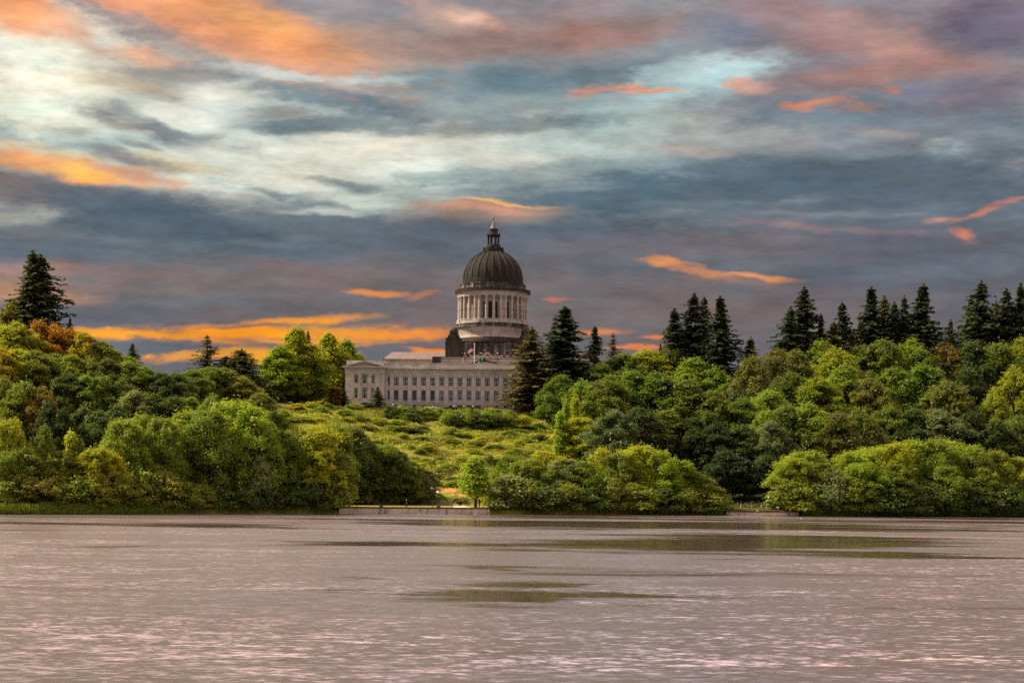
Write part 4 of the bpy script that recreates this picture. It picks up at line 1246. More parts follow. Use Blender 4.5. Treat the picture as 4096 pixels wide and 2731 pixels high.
    b = MB(); b.lathe([(.41, .92), (.41, 1.0), (.25, 1.12), (.05, 1.16)], 14); b.build('lid', M['dark_concrete'], root)
    # little interpretive post
    Y = shore(-18)+1.6; p = at(1731, 2028, Y)
    root = empty('info_post', (p.x, Y, 1.515)); tag(root, 'short brown post with a slanted top on the lawn near the twin-post lamp', 'sign')
    b = MB(); b.box(-.08, .08, -.08, .08, 0, .75); b.build('post', M['brown'], root)
    b = MB(); b.box(-.45, .15, -.16, .16, -.05, .05, Matrix.Translation((0, 0, .8)) @ Matrix.Rotation(R(-12), 4, 'X')); b.build('panel', M['brown'], root)
    # railings / posts close to the young tree
    Y = shore(-9)+33
    root = empty('gate_railing', (0, 0, 0)); tag(root, 'dark gate posts and railing beside the young tree on the lawn', 'railing')
    for px in (1867, 1873):
        p = at(px, 2020, Y); b = MB(); b.lathe([(.09, 0), (.09, 1.75), (.11, 1.78), (.03, 1.86)], 8); b.build('post', M['dark_metal'], root, (p.x, Y, 1.5))
    pa, pb = at(1873, 2020, Y), at(1915, 2020, Y)
    b = MB(); b.tube([(pa.x, Y, 2.3), (pb.x, Y, 2.3)], .04, 6); b.tube([(pa.x, Y, 2.95), (pb.x, Y, 2.95)], .04, 6); b.build('rail', M['dark_metal'], root)
    Y = shore(-7)+5; p = at(1917, 2028, Y); 
    o = MB(); o.lathe([(.11, 0), (.11, 1.9), (.13, 1.95), (.04, 2.05)], 8); o.box(-.3, .3, -.03, .03, 1.2, 1.5)
    tag(o.build('wooden_post', M['dark_metal'], None, (p.x, Y, 1.5)), 'dark post with a cross piece just beside the trunk of the young lawn tree', 'post')
    # clearing: info board, five pale blocks
    X = 66; Y = shore(X) + 3; p = at(3110, 2048, Y)
    root = empty('info_board', (p.x, Y, 1.27)); tag(root, 'tilted white information board on two legs in the small clearing', 'sign')
    for s in (-.32, .32): b = MB(); b.box(s-.04, s+.04, -.04, .04, 0, .72); b.build('leg', M['dark_metal'], root)
    mt = Matrix.Translation((0, 0, .85)) @ Matrix.Rotation(R(40), 4, 'X') @ Matrix.Rotation(R(-14), 4, 'Y')
    b = MB(); b.box(-.42, .42, -.36, .36, -.03, .0, mt); pn = b.build('panel', M['dark_metal'], root)
    b = MB(); b.box(-.38, .38, -.32, .32, .003, .012, mt); b.build('face', M['white_metal'], pn)
    word = ['first', 'second', 'third', 'fourth', 'fifth']
    for k, (px, w) in enumerate(((2976, 28), (3018, 28), (3058, 28), (3099, 28), (3140, 28))):
        Y = shore(67)+26; p = at(px, 2032, Y)
        b = MB(); W = w*Y/F/2
        b.prism([(-W, 0), (W, 0), (W, .18), (W*.96, .9), (W*.9, 1.0), (-W*.9, 1.0), (-W*.96, .9), (-W, .18)], -.35, .35)
        o = b.build('concrete_block', M['concrete'], None, (p.x, Y, 1.45)); o.rotation_euler = (0, 0, R(random.uniform(-3, 3)))
        tag(o, 'grey concrete block, %s in its row counting towards the big rounded shore trees' % word[k], 'barrier', 'row of concrete blocks behind the clearing')
    # flat stones on the short wall
    for px, w, lab in ((3031, .75, 'pale flat stone resting on the short curved wall'), (3131, 1.1, 'low dark topped stone slab on the short curved wall end')):
        Y = shore(64)-1.0 if px < 3100 else shore(69) - .6
        p = at(px, 2046, Y); rr = random.Random(px)
        b = MB(); n = 9
        ring = [(w*.5*math.cos(2*PI*k/n)*rr.uniform(.85, 1.1), .28*math.sin(2*PI*k/n)) for k in range(n)]
        vs = [(x, y, 0) for x, y in ring] + [(x*.92, y*.92, .15) for x, y in ring] + [(x*.6, y*.6, .24) for x, y in ring]
        fs = [tuple(reversed(range(n))), tuple(range(2*n, 3*n))] + [(l*n+k, l*n+(k+1) % n, (l+1)*n+(k+1) % n, (l+1)*n+k) for l in (0, 1) for k in range(n)]
        b.add(vs, fs)
        tag(b.build('flat_stone', M['tan_block'] if px < 3100 else M['brown'], None, (p.x, Y, 1.06)), lab, 'stone')

# ------------------------------------------------------------------ up by the stone building
def make_terrace():
    for (xa, xb), lab in (((1712, 1772), 'tan concrete planter block at the end of the terrace near the round hedge shrubs'), ((1927, 1982), 'tan concrete planter block at the end of the terrace near the olive conifer')):
        Y = 590; a, b_ = at(xa, 1645, Y), at(xb, 1645, Y); W = b_.x - a.x
        root = empty('planter', ((a.x+b_.x)/2, Y, 33.2), R(-3.5)); tag(root, lab, 'planter', 'planter blocks on the terrace')
        b = MB(); b.box(-W/2, W/2, -1.2, 1.2, 0, 1.55); b.build('box', M['tan_block'], root)
        b = MB(); b.box(-W/2-.05, W/2+.05, -1.25, 1.25, 1.553, 1.68); b.build('coping', M['tan_block'], root)
    Y = 590; a, b_ = at(1775, 1645, Y), at(1924, 1645, Y)
    o = MB(); o.box(0, b_.x-a.x, -.3, .3, 0, .95); o.box(-.05, b_.x-a.x+.05, -.36, .36, .953, 1.08)
    o = o.build('terrace_wall', M['brown'], None, (a.x, Y+.4, 33.2)); o.rotation_euler = (0, 0, R(-3.5)); tag(o, 'low dark brown terrace wall between the two tan planters', 'wall')
    # road edge wall near the pavilion
    a, b_ = at(1385, 1652, 578), at(1533, 1655, 578); W = b_.x-a.x
    o = MB(); o.box(0, W, -.25, .25, -1.0, .70); o.box(-.04, W+.04, -.31, .31, .703, .82)
    o = o.build('road_wall', M['tan_stone'], None, (a.x, 578, a.z-.4)); tag(o, 'low pale wall along the drive in front of the pedimented end', 'wall')
    b = MB(); b.add([(-75, 581.5, 33.72), (0, 585, 33.5), (0, 594, 33.94), (-75, 592, 33.98)], [(0,1,2,3)]); tag(b.build('road', M['asphalt']), kind='structure')
    # entrance lamps
    words_ = ['first', 'second', 'third', 'fourth']
    for k, px in enumerate((1817, 1856, 1893, 1931)):
        Y = 597; p = at(px, 1640, Y)
        root = empty('entrance_lamp', (p.x, Y, 33.9)); tag(root, 'dark entrance lamp with white globe, %s along the doors towards the olive conifer' % words_[k], 'lamp', 'lamps at the entrance doors')
        h = at(px, 1624, Y).z - 33.9
        b = MB(); b.lathe([(.2, 0), (.2, .2), (.09, .3), (.11, h-.35), (.2, h-.25)], 8); b.build('post', M['dark_metal'], root)
        b = MB(); b.lathe([(.08, h-.25), (.24, h-.1), (.27, h+.05), (.2, h+.2), (.04, h+.28)], 10, smooth=True); b.build('globe', M['white_metal'], root)
    # lamp posts
    Y = 593; p = at(1571, 1640, Y); h = at(1571, 1616, Y).z - 33.9
    root = empty('lamp_post', (p.x, Y, 33.9)); tag(root, 'slim post with small pale lantern at the inner corner of the pavilion', 'lamp post')
    b = MB(); b.lathe([(.1, 0), (.07, h-.4)], 8); b.build('pole', M['dark_metal'], root); b = MB(); b.lathe([(.1, h-.4), (.24, h-.3), (.2, h), (.05, h+.1)], 8); b.build('lantern', M['white_metal'], root)
    Y = 584; p = at(2053, 1640, Y); h = at(2053, 1577, Y).z - 33.8
    root = empty('lamp_post', (p.x, Y, 33.8)); tag(root, 'tall thin white lamp post against the olive conifer', 'lamp post')
    b = MB(); b.lathe([(.12, 0), (.09, h*.6), (.2, h*.6+.02), (.2, h*.6+.9), (.07, h*.6+.95), (.06, h-.5)], 8); b.build('pole', M['white_metal'], root); b = MB(); b.lathe([(.07, h-.5), (.2, h-.4), (.18, h-.1), (.04, h)], 8); b.build('lantern', M['white_metal'], root)
    # flag poles between the two buildings
    def pole(px, top, Y, r, mat, label, ball=True):
        p = at(px, 1470, Y); h = at(px, top, Y).z - 34
        root = empty('flagpole', (p.x, Y, 34)); tag(root, label, 'flagpole', 'poles behind the parapet')
        b = MB(); b.lathe([(r*1.6, 0), (r*1.3, 1), (r, h*.6), (r*.7, h-.2)], 10); b.build('shaft', mat, root)
        if ball: b = MB(); b.lathe([(.03, h-.2), (.2, h-.08), (.26, h+.08), (.18, h+.25), (.02, h+.32)], 10, smooth=True); b.build('ball', M['gold'], root)
        return Vector((p.x, Y, 34 + h))
    t = pole(1897, 1376, 630, .14, M['white_metal'], 'tall white flagpole with gold ball in front of the stained wall')
    flag('striped flag with blue corner streaming from the tall white flagpole', M['stripes'], t, -.16, -1.0, 2.2, 1.5, -1.5, .9)
    t = pole(1858, 1413, 632, .07, M['dark_metal'], 'short dark flagpole with gold ball near the stained turret')
    flag('limp striped flag with dark blue top on the short dark pole', M['stripes'], t, -.1, -1.2, .75, 2.7, -.5, .5, 1.0)
    t = pole(1925, 1413, 632, .07, M['dark_metal'], 'short dark flagpole with gold ball carrying the green flag')
    flag('drooping green flag with pale round emblem on a dark pole', M['green_flag'], t, -.08, -1.3, 1.25, 2.6, -1.2, .6, 1.0)
    pole(1990, 1413, 632, .07, M['dark_metal'], 'bare dark pole with gold ball under the arched gable')
    pole(1959, 1316, 652, .13, M['dark_metal'], 'tall bare grey mast rising before the arched gable', False)
    # bird on the parapet
    p = at(1533, 1449, 602)
    o = MB(); o.lathe([(.02, 0), (.16, .15), (.20, .35), (.12, .6), (.05, .7)], 8, smooth=True); o.tube([(0, 0, .6), (.05, 0, .8), (.22, 0, .85), (.36, 0, .82)], [.1, .11, .07, .01], 6); o.tube([(-.05, 0, .3), (-.3, 0, 0)], [.1, .03], 5); o.box(-.05, -.02, -.06, -.03, -.1, .05); o.box(.02, .05, .03, .06, -.1, .05)
    o = o.build('bird', M['dark_metal'], None, (p.x, p.y, 51.37+.08)); tag(o, 'dark bird perched at the end of the raised pediment attic', 'bird')

def flag(label, mat, top, ox, oz, w, h, drop, wave, fold=0.0):
    """cloth hanging from a pole top: w out to the viewer's east, sagging by drop, folded by fold"""
    n, k = 14, 8; vs = []; fs = []; uv = []
    for j in range(k+1):
        for i in range(n+1):
            u, v = i/n, j/k
            x = ox - u*w*(1-.35*fold*(1-v)*.6) ; z = oz - v*h + drop*u**1.3*(1 - .1*v)
            y = wave*.35*math.sin(u*7+v*1.5)*u + fold*.12*math.sin(u*16)
            x += .06*math.sin(v*4+u*5)*u
            vs.append((x, y, z)); uv.append((u, 1-v))
    for j in range(k):
        for i in range(n): fs.append((j*(n+1)+i, j*(n+1)+i+1, (j+1)*(n+1)+i+1, (j+1)*(n+1)+i))
    me = bpy.data.meshes.new('flag'); me.from_pydata(vs, [], fs)
    l = me.uv_layers.new(name='UVMap')
    for lo in me.loops: l.data[lo.index].uv = uv[lo.vertex_index]
    me.update()
    o = link('flag', me, mat, None, top); tag(o, label, 'flag', None)
    return o

def car(px, py, Y, mat, label, rz):
    p = at(px, py, Y); z = ground(p.x, Y) + .0
    root = empty('parked_car', (p.x, Y, ground(p.x, Y) + .12), rz); tag(root, label, 'car', 'cars parked by the stone building')
    b = MB()
    side = [(-2.2, .30), (2.2, .30), (2.22, .65), (2.05, .82), (1.15, .92), (.55, 1.38), (-.9, 1.42), (-1.7, .98), (-2.2, .90)]
    b.prism(side, -.82, .82); b.build('body', mat, root)
    g = MB()
    g.prism([(1.02, .95), (.50, 1.33), (-.86, 1.37), (-1.55, 1.0)], -.835, -.822); g.prism([(1.02, .95), (.50, 1.33), (-.86, 1.37), (-1.55, 1.0)], .822, .835); g.build('window', M['frame'], root)
    for x in (-1.35, 1.35):
        for s in (-1, 1):
            w = MB(); vs = []; 
            m = Matrix.Translation((x, s*.74, .33)) @ Matrix.Rotation(R(90), 4, 'X')
            t = MB(); t.lathe([(.16, -.11), (.33, -.10), (.33, .10), (.16, .11)], 14); w.add([m @ Vector(v) for v in t.v], t.f); wo = w.build('wheel', M['dark_metal'], root)
            w = MB(); t = MB(); t.lathe([(.0, -.115), (.19, -.115), (.19, .115), (.0, .115)], 12); w.add([m @ Vector(v) for v in t.v], t.f); w.build('rim', M['lead'], wo)
    for s in (-.6, .6):
        w = MB(); w.box(2.19, 2.235, s-.14, s+.14, .66, .78); w.build('headlight', M['white_metal'], root)

# ------------------------------------------------------------------ people
def skin_mesh(name, joints, bones, levels=2):
    """joints {name: (pos, radius)}; one continuous skinned surface"""
    keys = list(joints); ix = {k: i for i, k in enumerate(keys)}
    me = bpy.data.meshes.new(name)
    me.from_pydata([joints[k][0] for k in keys], [(ix[a], ix[b]) for a, b in bones], [])
    o = bpy.data.objects.new(name, me); COL.objects.link(o)
    m = o.modifiers.new('skin', 'SKIN'); m.use_smooth_shade = True
    sv = me.skin_vertices[0].data
    for k in keys:
        r = joints[k][1]; r = r if isinstance(r, tuple) else (r, r)
        sv[ix[k]].radius = r
    sv[0].use_root = True
    if levels: s = o.modifiers.new('sub', 'SUBSURF'); s.levels = s.render_levels = levels
    dg = bpy.context.evaluated_depsgraph_get()
    out = bpy.data.meshes.new_from_object(o.evaluated_get(dg))
    bpy.data.objects.remove(o)
    out.name = name
    return out

def person(loc, rz, label, h=1.75, top='dark', legs='dark', hair=(.3, .29, .28), skin=(.36, .2, .13), shorts=False, stride=.12, arms='down', hat=False):
    k = h/1.75
    J = {'pelvis': ((0, 0, .95), (.15, .11)), 'waist': ((0, 0, 1.1), (.14, .10)), 'chest': ((0, .01, 1.33), (.17, .115)), 'neck0': ((0, .01, 1.47), (.075, .07)), 'neck': ((0, 0, 1.53), .055), 'head': ((0, -.02, 1.63), (.078, .095)), 'crown': ((0, -.01, 1.72), (.06, .075))}
    Bn = [('pelvis', 'waist'), ('waist', 'chest'), ('chest', 'neck0'), ('neck0', 'neck'), ('neck', 'head'), ('head', 'crown')]
    for s, S in ((-1, 'l'), (1, 'r')):
        st = stride*s
        J['hip'+S] = ((s*.10, 0, .88), .095); J['knee'+S] = ((s*.11, -.02 - st*.6, .48), .062); J['ank'+S] = ((s*.11, -st, .09), .042); J['toe'+S] = ((s*.12, -st-.19, .035), (.045, .03))
        J['sh'+S] = ((s*.20, .01, 1.42), .062); 
        if arms == 'front': J['el'+S] = ((s*.25, -.02, 1.15), .045); J['wr'+S] = ((s*.16, -.24, 1.05), .03); hd = Vector((-s*.35, -.9, -.1)).normalized()
        else: J['el'+S] = ((s*.27, .03 + st*.4, 1.14), .045); J['wr'+S] = ((s*.26, -.06 + st*.8, .90), .03); hd = Vector((0, -.25, -1)).normalized()
        w = Vector(J['wr'+S][0]); pal = w + hd*.07
        J['palm'+S] = (tuple(pal), (.036, .018))
        Bn += [('pelvis', 'hip'+S), ('hip'+S, 'knee'+S), ('knee'+S, 'ank'+S), ('ank'+S, 'toe'+S), ('chest', 'sh'+S), ('sh'+S, 'el'+S), ('el'+S, 'wr'+S), ('wr'+S, 'palm'+S)]
        side = hd.cross(Vector((s, 0, 0))).normalized(); curl = Vector((-s, 0, 0))
        for f, (o, L) in enumerate(((-.030, .062), (-.010, .074), (.010, .07), (.030, .055))):
            a = pal + side*o + hd*.03; b = a + hd*L*.6; c = b + (hd*.7 + curl*.6).normalized()*L*.5
            J['f%d%s' % (f, S)] = (tuple(a), .010); J['g%d%s' % (f, S)] = (tuple(b), .0095); J['h%d%s' % (f, S)] = (tuple(c), .008)
            Bn += [('palm'+S, 'f%d%s' % (f, S)), ('f%d%s' % (f, S), 'g%d%s' % (f, S)), ('g%d%s' % (f, S), 'h%d%s' % (f, S))]
        a = w + hd*.035 - side*.03; J['t0'+S] = (tuple(a), .012); J['t1'+S] = (tuple(a - side*.03 + hd*.035), .010)
        Bn += [('wr'+S, 't0'+S), ('t0'+S, 't1'+S)]
    root = empty('person', loc, rz); root.scale = (k, k, k); tag(root, label, 'person')
    link('body', skin_mesh('body', J, Bn), plain('skin', skin, .6, var=.05), root)
    def wear(name, keys, bones, grow, mat):
        JJ = {}
        for q in keys:
            p, r = J[q]; r = r if isinstance(r, tuple) else (r, r); JJ[q] = (p, (r[0]+grow, r[1]+grow))
        link(name, skin_mesh(name, JJ, bones, 2), mat, root)
    T = plain('cloth_top', top, .9, var=.1); Lg = plain('cloth_legs', legs, .9, var=.1)
    wear('jacket', ['waist', 'pelvis', 'chest', 'neck0', 'shl', 'ell', 'wrl', 'shr', 'elr', 'wrr'] if not shorts else ['waist', 'pelvis', 'chest', 'neck0', 'shl', 'ell', 'shr', 'elr'],
         [('pelvis', 'waist'), ('waist', 'chest'), ('chest', 'neck0'), ('chest', 'shl'), ('shl', 'ell'), ('chest', 'shr'), ('shr', 'elr')] + ([] if shorts else [('ell', 'wrl'), ('elr', 'wrr')]), .02, T)
    ks = ['pelvis', 'hipl', 'kneel', 'hipr', 'kneer'] + ([] if shorts else ['ankl', 'ankr'])
    wear('trousers', ks, [('pelvis', 'hipl'), ('hipl', 'kneel'), ('pelvis', 'hipr'), ('hipr', 'kneer')] + ([] if shorts else [('kneel', 'ankl'), ('kneer', 'ankr')]), .022, Lg)
    b = MB(); n = 10; vs = []; 
    b.lathe([(.088, 1.63), (.098, 1.68), (.088, 1.745), (.05, 1.785), (.01, 1.795)], 12, (0, .015), smooth=True)
    if hat: b.box(-.07, .07, -.2, -.08, 1.69, 1.705)
    b.build('cap' if hat else 'hair', plain('hair', hair, .8, var=.1), root)
    f = MB(); f.tube([(0, -.115, 1.66), (0, -.14, 1.625), (0, -.115, 1.615)], [.012, .02, .01], 6)
    for s in (-1, 1): f.tube([(s*.035, -.108, 1.655), (s*.035, -.116, 1.655)], [.012, .008], 6); f.tube([(s*.088, 0, 1.66), (s*.094, .01, 1.62)], [.016, .012], 5)
    f.build('face', plain('face_skin', skin, .6, var=.05), root)
    for s in (-1, 1):
        st = stride*s; b = MB(); b.tube([(s*.11, -st+.06, .05), (s*.115, -st-.08, .055), (s*.12, -st-.22, .04)], [.05, .055, .035], 8); b.build('shoe', M['dark_metal'], root)
    return root

def make_people():
    p = at(1626, 2028, shore(-24.6)+1.6)
    person((p.x, p.y, 1.515), R(-80), 'person in a dark suit and pale shirt walking along the lake wall', 1.76, (.012, .012, .016), (.012, .012, .015), (.5, .48, .45), stride=.16)
    p = at(1822, 2022, shore(-14)+31)
    person((p.x, p.y, 1.52), R(170), 'person in maroon top and khaki shorts on the footpath at the crossing', 1.76, (.06, .012, .014), (.42, .30, .20), (.03, .02, .015), shorts=True, stride=.1)
    p = ground_at(1769, 1837, 440)
    person((p.x, p.y, ground(p.x, p.y)), R(200), 'person in dark jacket with white cap standing on the hillside path', 1.7, (.008, .010, .016), (.03, .045, .08), (.7, .7, .7), stride=.06, arms='front', hat=True)
    p = ground_at(1714, 1905, 440)
    person((p.x, p.y, ground(p.x, p.y)), R(-70), 'person in black half hidden by the lower hillside shrubs', 1.7, (.01, .008, .012), (.01, .008, .012), (.02, .015, .012), stride=.14)

def make_birds():
    me = MB(); me.lathe([(.01, -.02), (.10, 0), (.13, .06), (.09, .13), (.02, .16)], 10, smooth=True)
    b = MB(); b.add([(v[0]*2.0, v[1], v[2]) for v in me.v], me.f, True); b.tube([(.15, 0, .1), (.22, 0, .2), (.3, 0, .21), (.36, 0, .19)], [.05, .045, .045, .01], 7); b.tube([(-.2, 0, .1), (-.36, 0, .14)], [.06, .01], 6)
    b.v = [(x*.72, y*.72, z*.72) for x, y, z in b.v]; m = b.mesh('floating_bird'); m.materials.append(plain('pale_feathers', (.5, .48, .45), .8))
    md = m.copy(); md.materials.clear(); md.materials.append(M['dark_metal'])
    words_ = ['first', 'second', 'third', 'fourth', 'fifth', 'sixth', 'seventh']
    for k, px in enumerate((1427, 1468, 1580, 1676, 1717, 1735, 1900)):
        X = (px-2048)/17; Y = shore(X) - 4 - (k % 3); p = at(px, 2060, Y)
        o = link('floating_bird', m, None, None, (p.x, Y, .01)); o.rotation_euler = (0, 0, k*1.9); tag(o, 'tiny white bird floating below the lake wall, %s from the dark end tree' % words_[k], 'bird', 'white birds on the water')
    for k, (px, py) in enumerate(((2968, 2066), (2986, 2066), (3204, 2073))):
        a, d = level(px, py); Y = CAMZ*F/d; o = link('floating_bird', m, None, None, (a*Y/F, Y, .01)); o.rotation_euler = (0, 0, k*2.3+1)
        tag(o, 'tiny white bird floating off the short curved wall, %s towards the rounded shore trees' % words_[k], 'bird', 'white birds on the water')
    for k, (px, py) in enumerate(((1174, 2092), (1212, 2086))):
        a, d = level(px, py); Y = CAMZ*F/d; o = link('duck', md, None, None, (a*Y/F, Y, .01)); o.rotation_euler = (0, 0, k*2+.4)
        tag(o, ('small dark duck swimming farther out from the lake wall', 'small dark duck swimming just behind its companion near the bank')[k], 'duck', 'dark ducks on the water')
    p = at(1573, 2028, shore(-27.5)+2.5); o = link('gull', m, None, None, (p.x, p.y, 1.53)); o.rotation_euler = (0, 0, 2.8); tag(o, 'small white gull sitting on the lawn edge near the walking person', 'bird')

def more_materials():
    M['worn_coping'] = plain('reddish_coping', (.16, .085, .07), .9, var=.2)
    M['path'] = plain('pale_path', (.56, .44, .34), .95, var=.12, scale=1)
    M['orange'] = plain('orange_sign', (.6, .12, .03), .6)
    M['brown'] = plain('dark_brown_paint', (.085, .055, .045), .8, var=.2)
    M['tan_stone'] = plain('tan_wall_stone', (.34, .27, .20), .9, var=.2, scale=1)
    M['car_white'] = plain('white_car_paint', (.7, .72, .72), .25, var=.02); M['car_dark'] = plain('dark_car_paint', (.02, .022, .03), .25, var=.02)
    # wire mesh: fine gaps in a dark lattice
    m, t, out = newmat('chain_link')
    tc = t.new('ShaderNodeTexCoord')
    def wires(rot):
        sp = t.new('ShaderNodeSeparateXYZ'); t.l.new(t.mapv(tc.outputs['Object'], (9, 9, 9), rot=(0, R(rot), 0)), sp.inputs[0])
        return t.math('LESS_THAN', t.math('FRACT', sp.outputs[0]), .14)
    w = t.math('MAXIMUM', wires(45), wires(-45))
    d = t.new('ShaderNodeBsdfDiffuse'); d.inputs[0].default_value = (.03, .03, .03, 1); tr = t.new('ShaderNodeBsdfTransparent')
    mx = t.new('ShaderNodeMixShader'); t.l.new(w, mx.inputs[0]); t.l.new(tr.outputs[0], mx.inputs[1]); t.l.new(d.outputs[0], mx.inputs[2]); t.l.new(mx.outputs[0], out.inputs[0])
    M['chainlink'] = m
    # flags
    m, t, out = newmat('striped_cloth')
    uv = t.new('ShaderNodeUVMap'); sp = t.new('ShaderNodeSeparateXYZ'); t.l.new(uv.outputs[0], sp.inputs[0])
    st = t.math('LESS_THAN', t.math('FRACT', t.math('MULTIPLY', sp.outputs[1], 6.5)), .5)
    c = t.mix(st, (.75, .73, .72, 1), (.5, .02, .03, 1))
    can = t.math('MULTIPLY', t.math('LESS_THAN', sp.outputs[0], .4), t.math('GREATER_THAN', sp.outputs[1], .46))
    vo = t.new('ShaderNodeTexVoronoi'); vo.inputs['Scale'].default_value = 16; t.l.new(uv.outputs[0], vo.inputs['Vector'])
    star = t.math('LESS_THAN', vo.outputs['Distance'], .22)
    c = t.mix(can, c, t.mix(star, (.012, .018, .08, 1), (.75, .75, .75, 1)))
    p = principled(t, out, c, .85, 0, .1); M['stripes'] = m
    m, t, out = newmat('green_cloth')
    uv = t.new('ShaderNodeUVMap')
    dd = t.vmath('LENGTH', t.vmath('MULTIPLY', t.vmath('SUBTRACT', uv.outputs[0], (.72, .34, 0)), (1.0, .75, 0)))
    ring = t.math('LESS_THAN', dd, .2); inner = t.math('LESS_THAN', dd, .14)
    c = t.mix(ring, (.005, .24, .07, 1), (.62, .5, .1, 1)); c = t.mix(inner, c, (.5, .55, .6, 1))
    principled(t, out, c, .85, 0, .1); M['green_flag'] = m
# ------------------------------------------------------------------ planting
LC = {  # leaf colours
 'bright': ((0.336, 0.360, 0.018), 'bright yellow-green'), 'fresh': ((.245, .325, .022), 'fresh green'), 'green': ((.175, .245, .022), 'mid green'),
 'dark': ((0.092, 0.132, 0.022), 'dark green'), 'deep': ((0.060, 0.088, 0.020), 'very dark green'), 'olive': ((.185, .225, .024), 'olive green'),
 'gold': ((.36, .31, .018), 'golden yellow'), 'orange': ((.44, .22, .02), 'orange'), 'rust': ((.22, .16, .025), 'rusty brown'),
 'grey': ((.19, .23, .075), 'grey-green'), 'khaki': ((.20, .205, .03), 'brownish olive'),
 'fir': ((.040, .058, .024), 'blackish green'), 'firo': ((.085, .095, .028), 'olive-tinged dark'), 'firb': ((0.120, 0.108, 0.032), 'brownish green')}
ORD = 'first second third fourth fifth sixth seventh eighth ninth tenth eleventh twelfth thirteenth fourteenth fifteenth sixteenth seventeenth eighteenth nineteenth twentieth'.split()
ORD += ['twenty-' + o for o in ORD[:9]] + ['thirtieth'] + ['thirty-' + o for o in ORD[:9]] + ['fortieth']
_cyc = {}
def pick(fam):
    n = {'maple': 4, 'alder': 4, 'poplar': 2, 'shrub': 3, 'young': 1, 'column': 2, 'fir': 4, 'sparse': 1, 'cedar': 1, 'spruce': 2}[fam]
    _cyc[fam] = _cyc.get(fam, -1) + 1
    return fam + str((_cyc[fam] * (3 if n == 4 else 1) + _cyc[fam]//n) % n)

def row(items, fam, name, noun, place, group, rev=False, cat='tree', absolute=False):
    """items: (photo x, top y, width, metres behind the shore, leaf colour[, family])"""
    items = sorted(items, key=lambda q: -q[0] if rev else q[0])
    for i, it in enumerate(items):
        px, top, w, d, ck = it[:5]
        f = it[5] if len(it) > 5 else fam
        X = 0.0; Y = 400.0
        for _ in range(12):
            Y = d if absolute else shore(X) + d
            X = level(px, 1900)[0]*Y/F
        col, adj = LC[ck]
        if 'fir ridge' in group: col = (col[0]*.76, col[1]*.82, col[2])      # duller leaf colour for the maple rows under the fir ridge
        lab = '%s %s, %s %s' % (adj, noun, ORD[i], place)
        plant(pick(f), name, px, top, w, Y, col, lab, cat, group)

def one(px, top, w, d, ck, fam, name, label, cat='tree', group=None):
    X = 0.0; Y = 400.0
    for _ in range(12):
        Y = shore(X) + d; X = level(px, 1900)[0]*Y/F
    return plant(pick(fam), name, px, top, w, Y, LC[ck][0], label, cat, group)

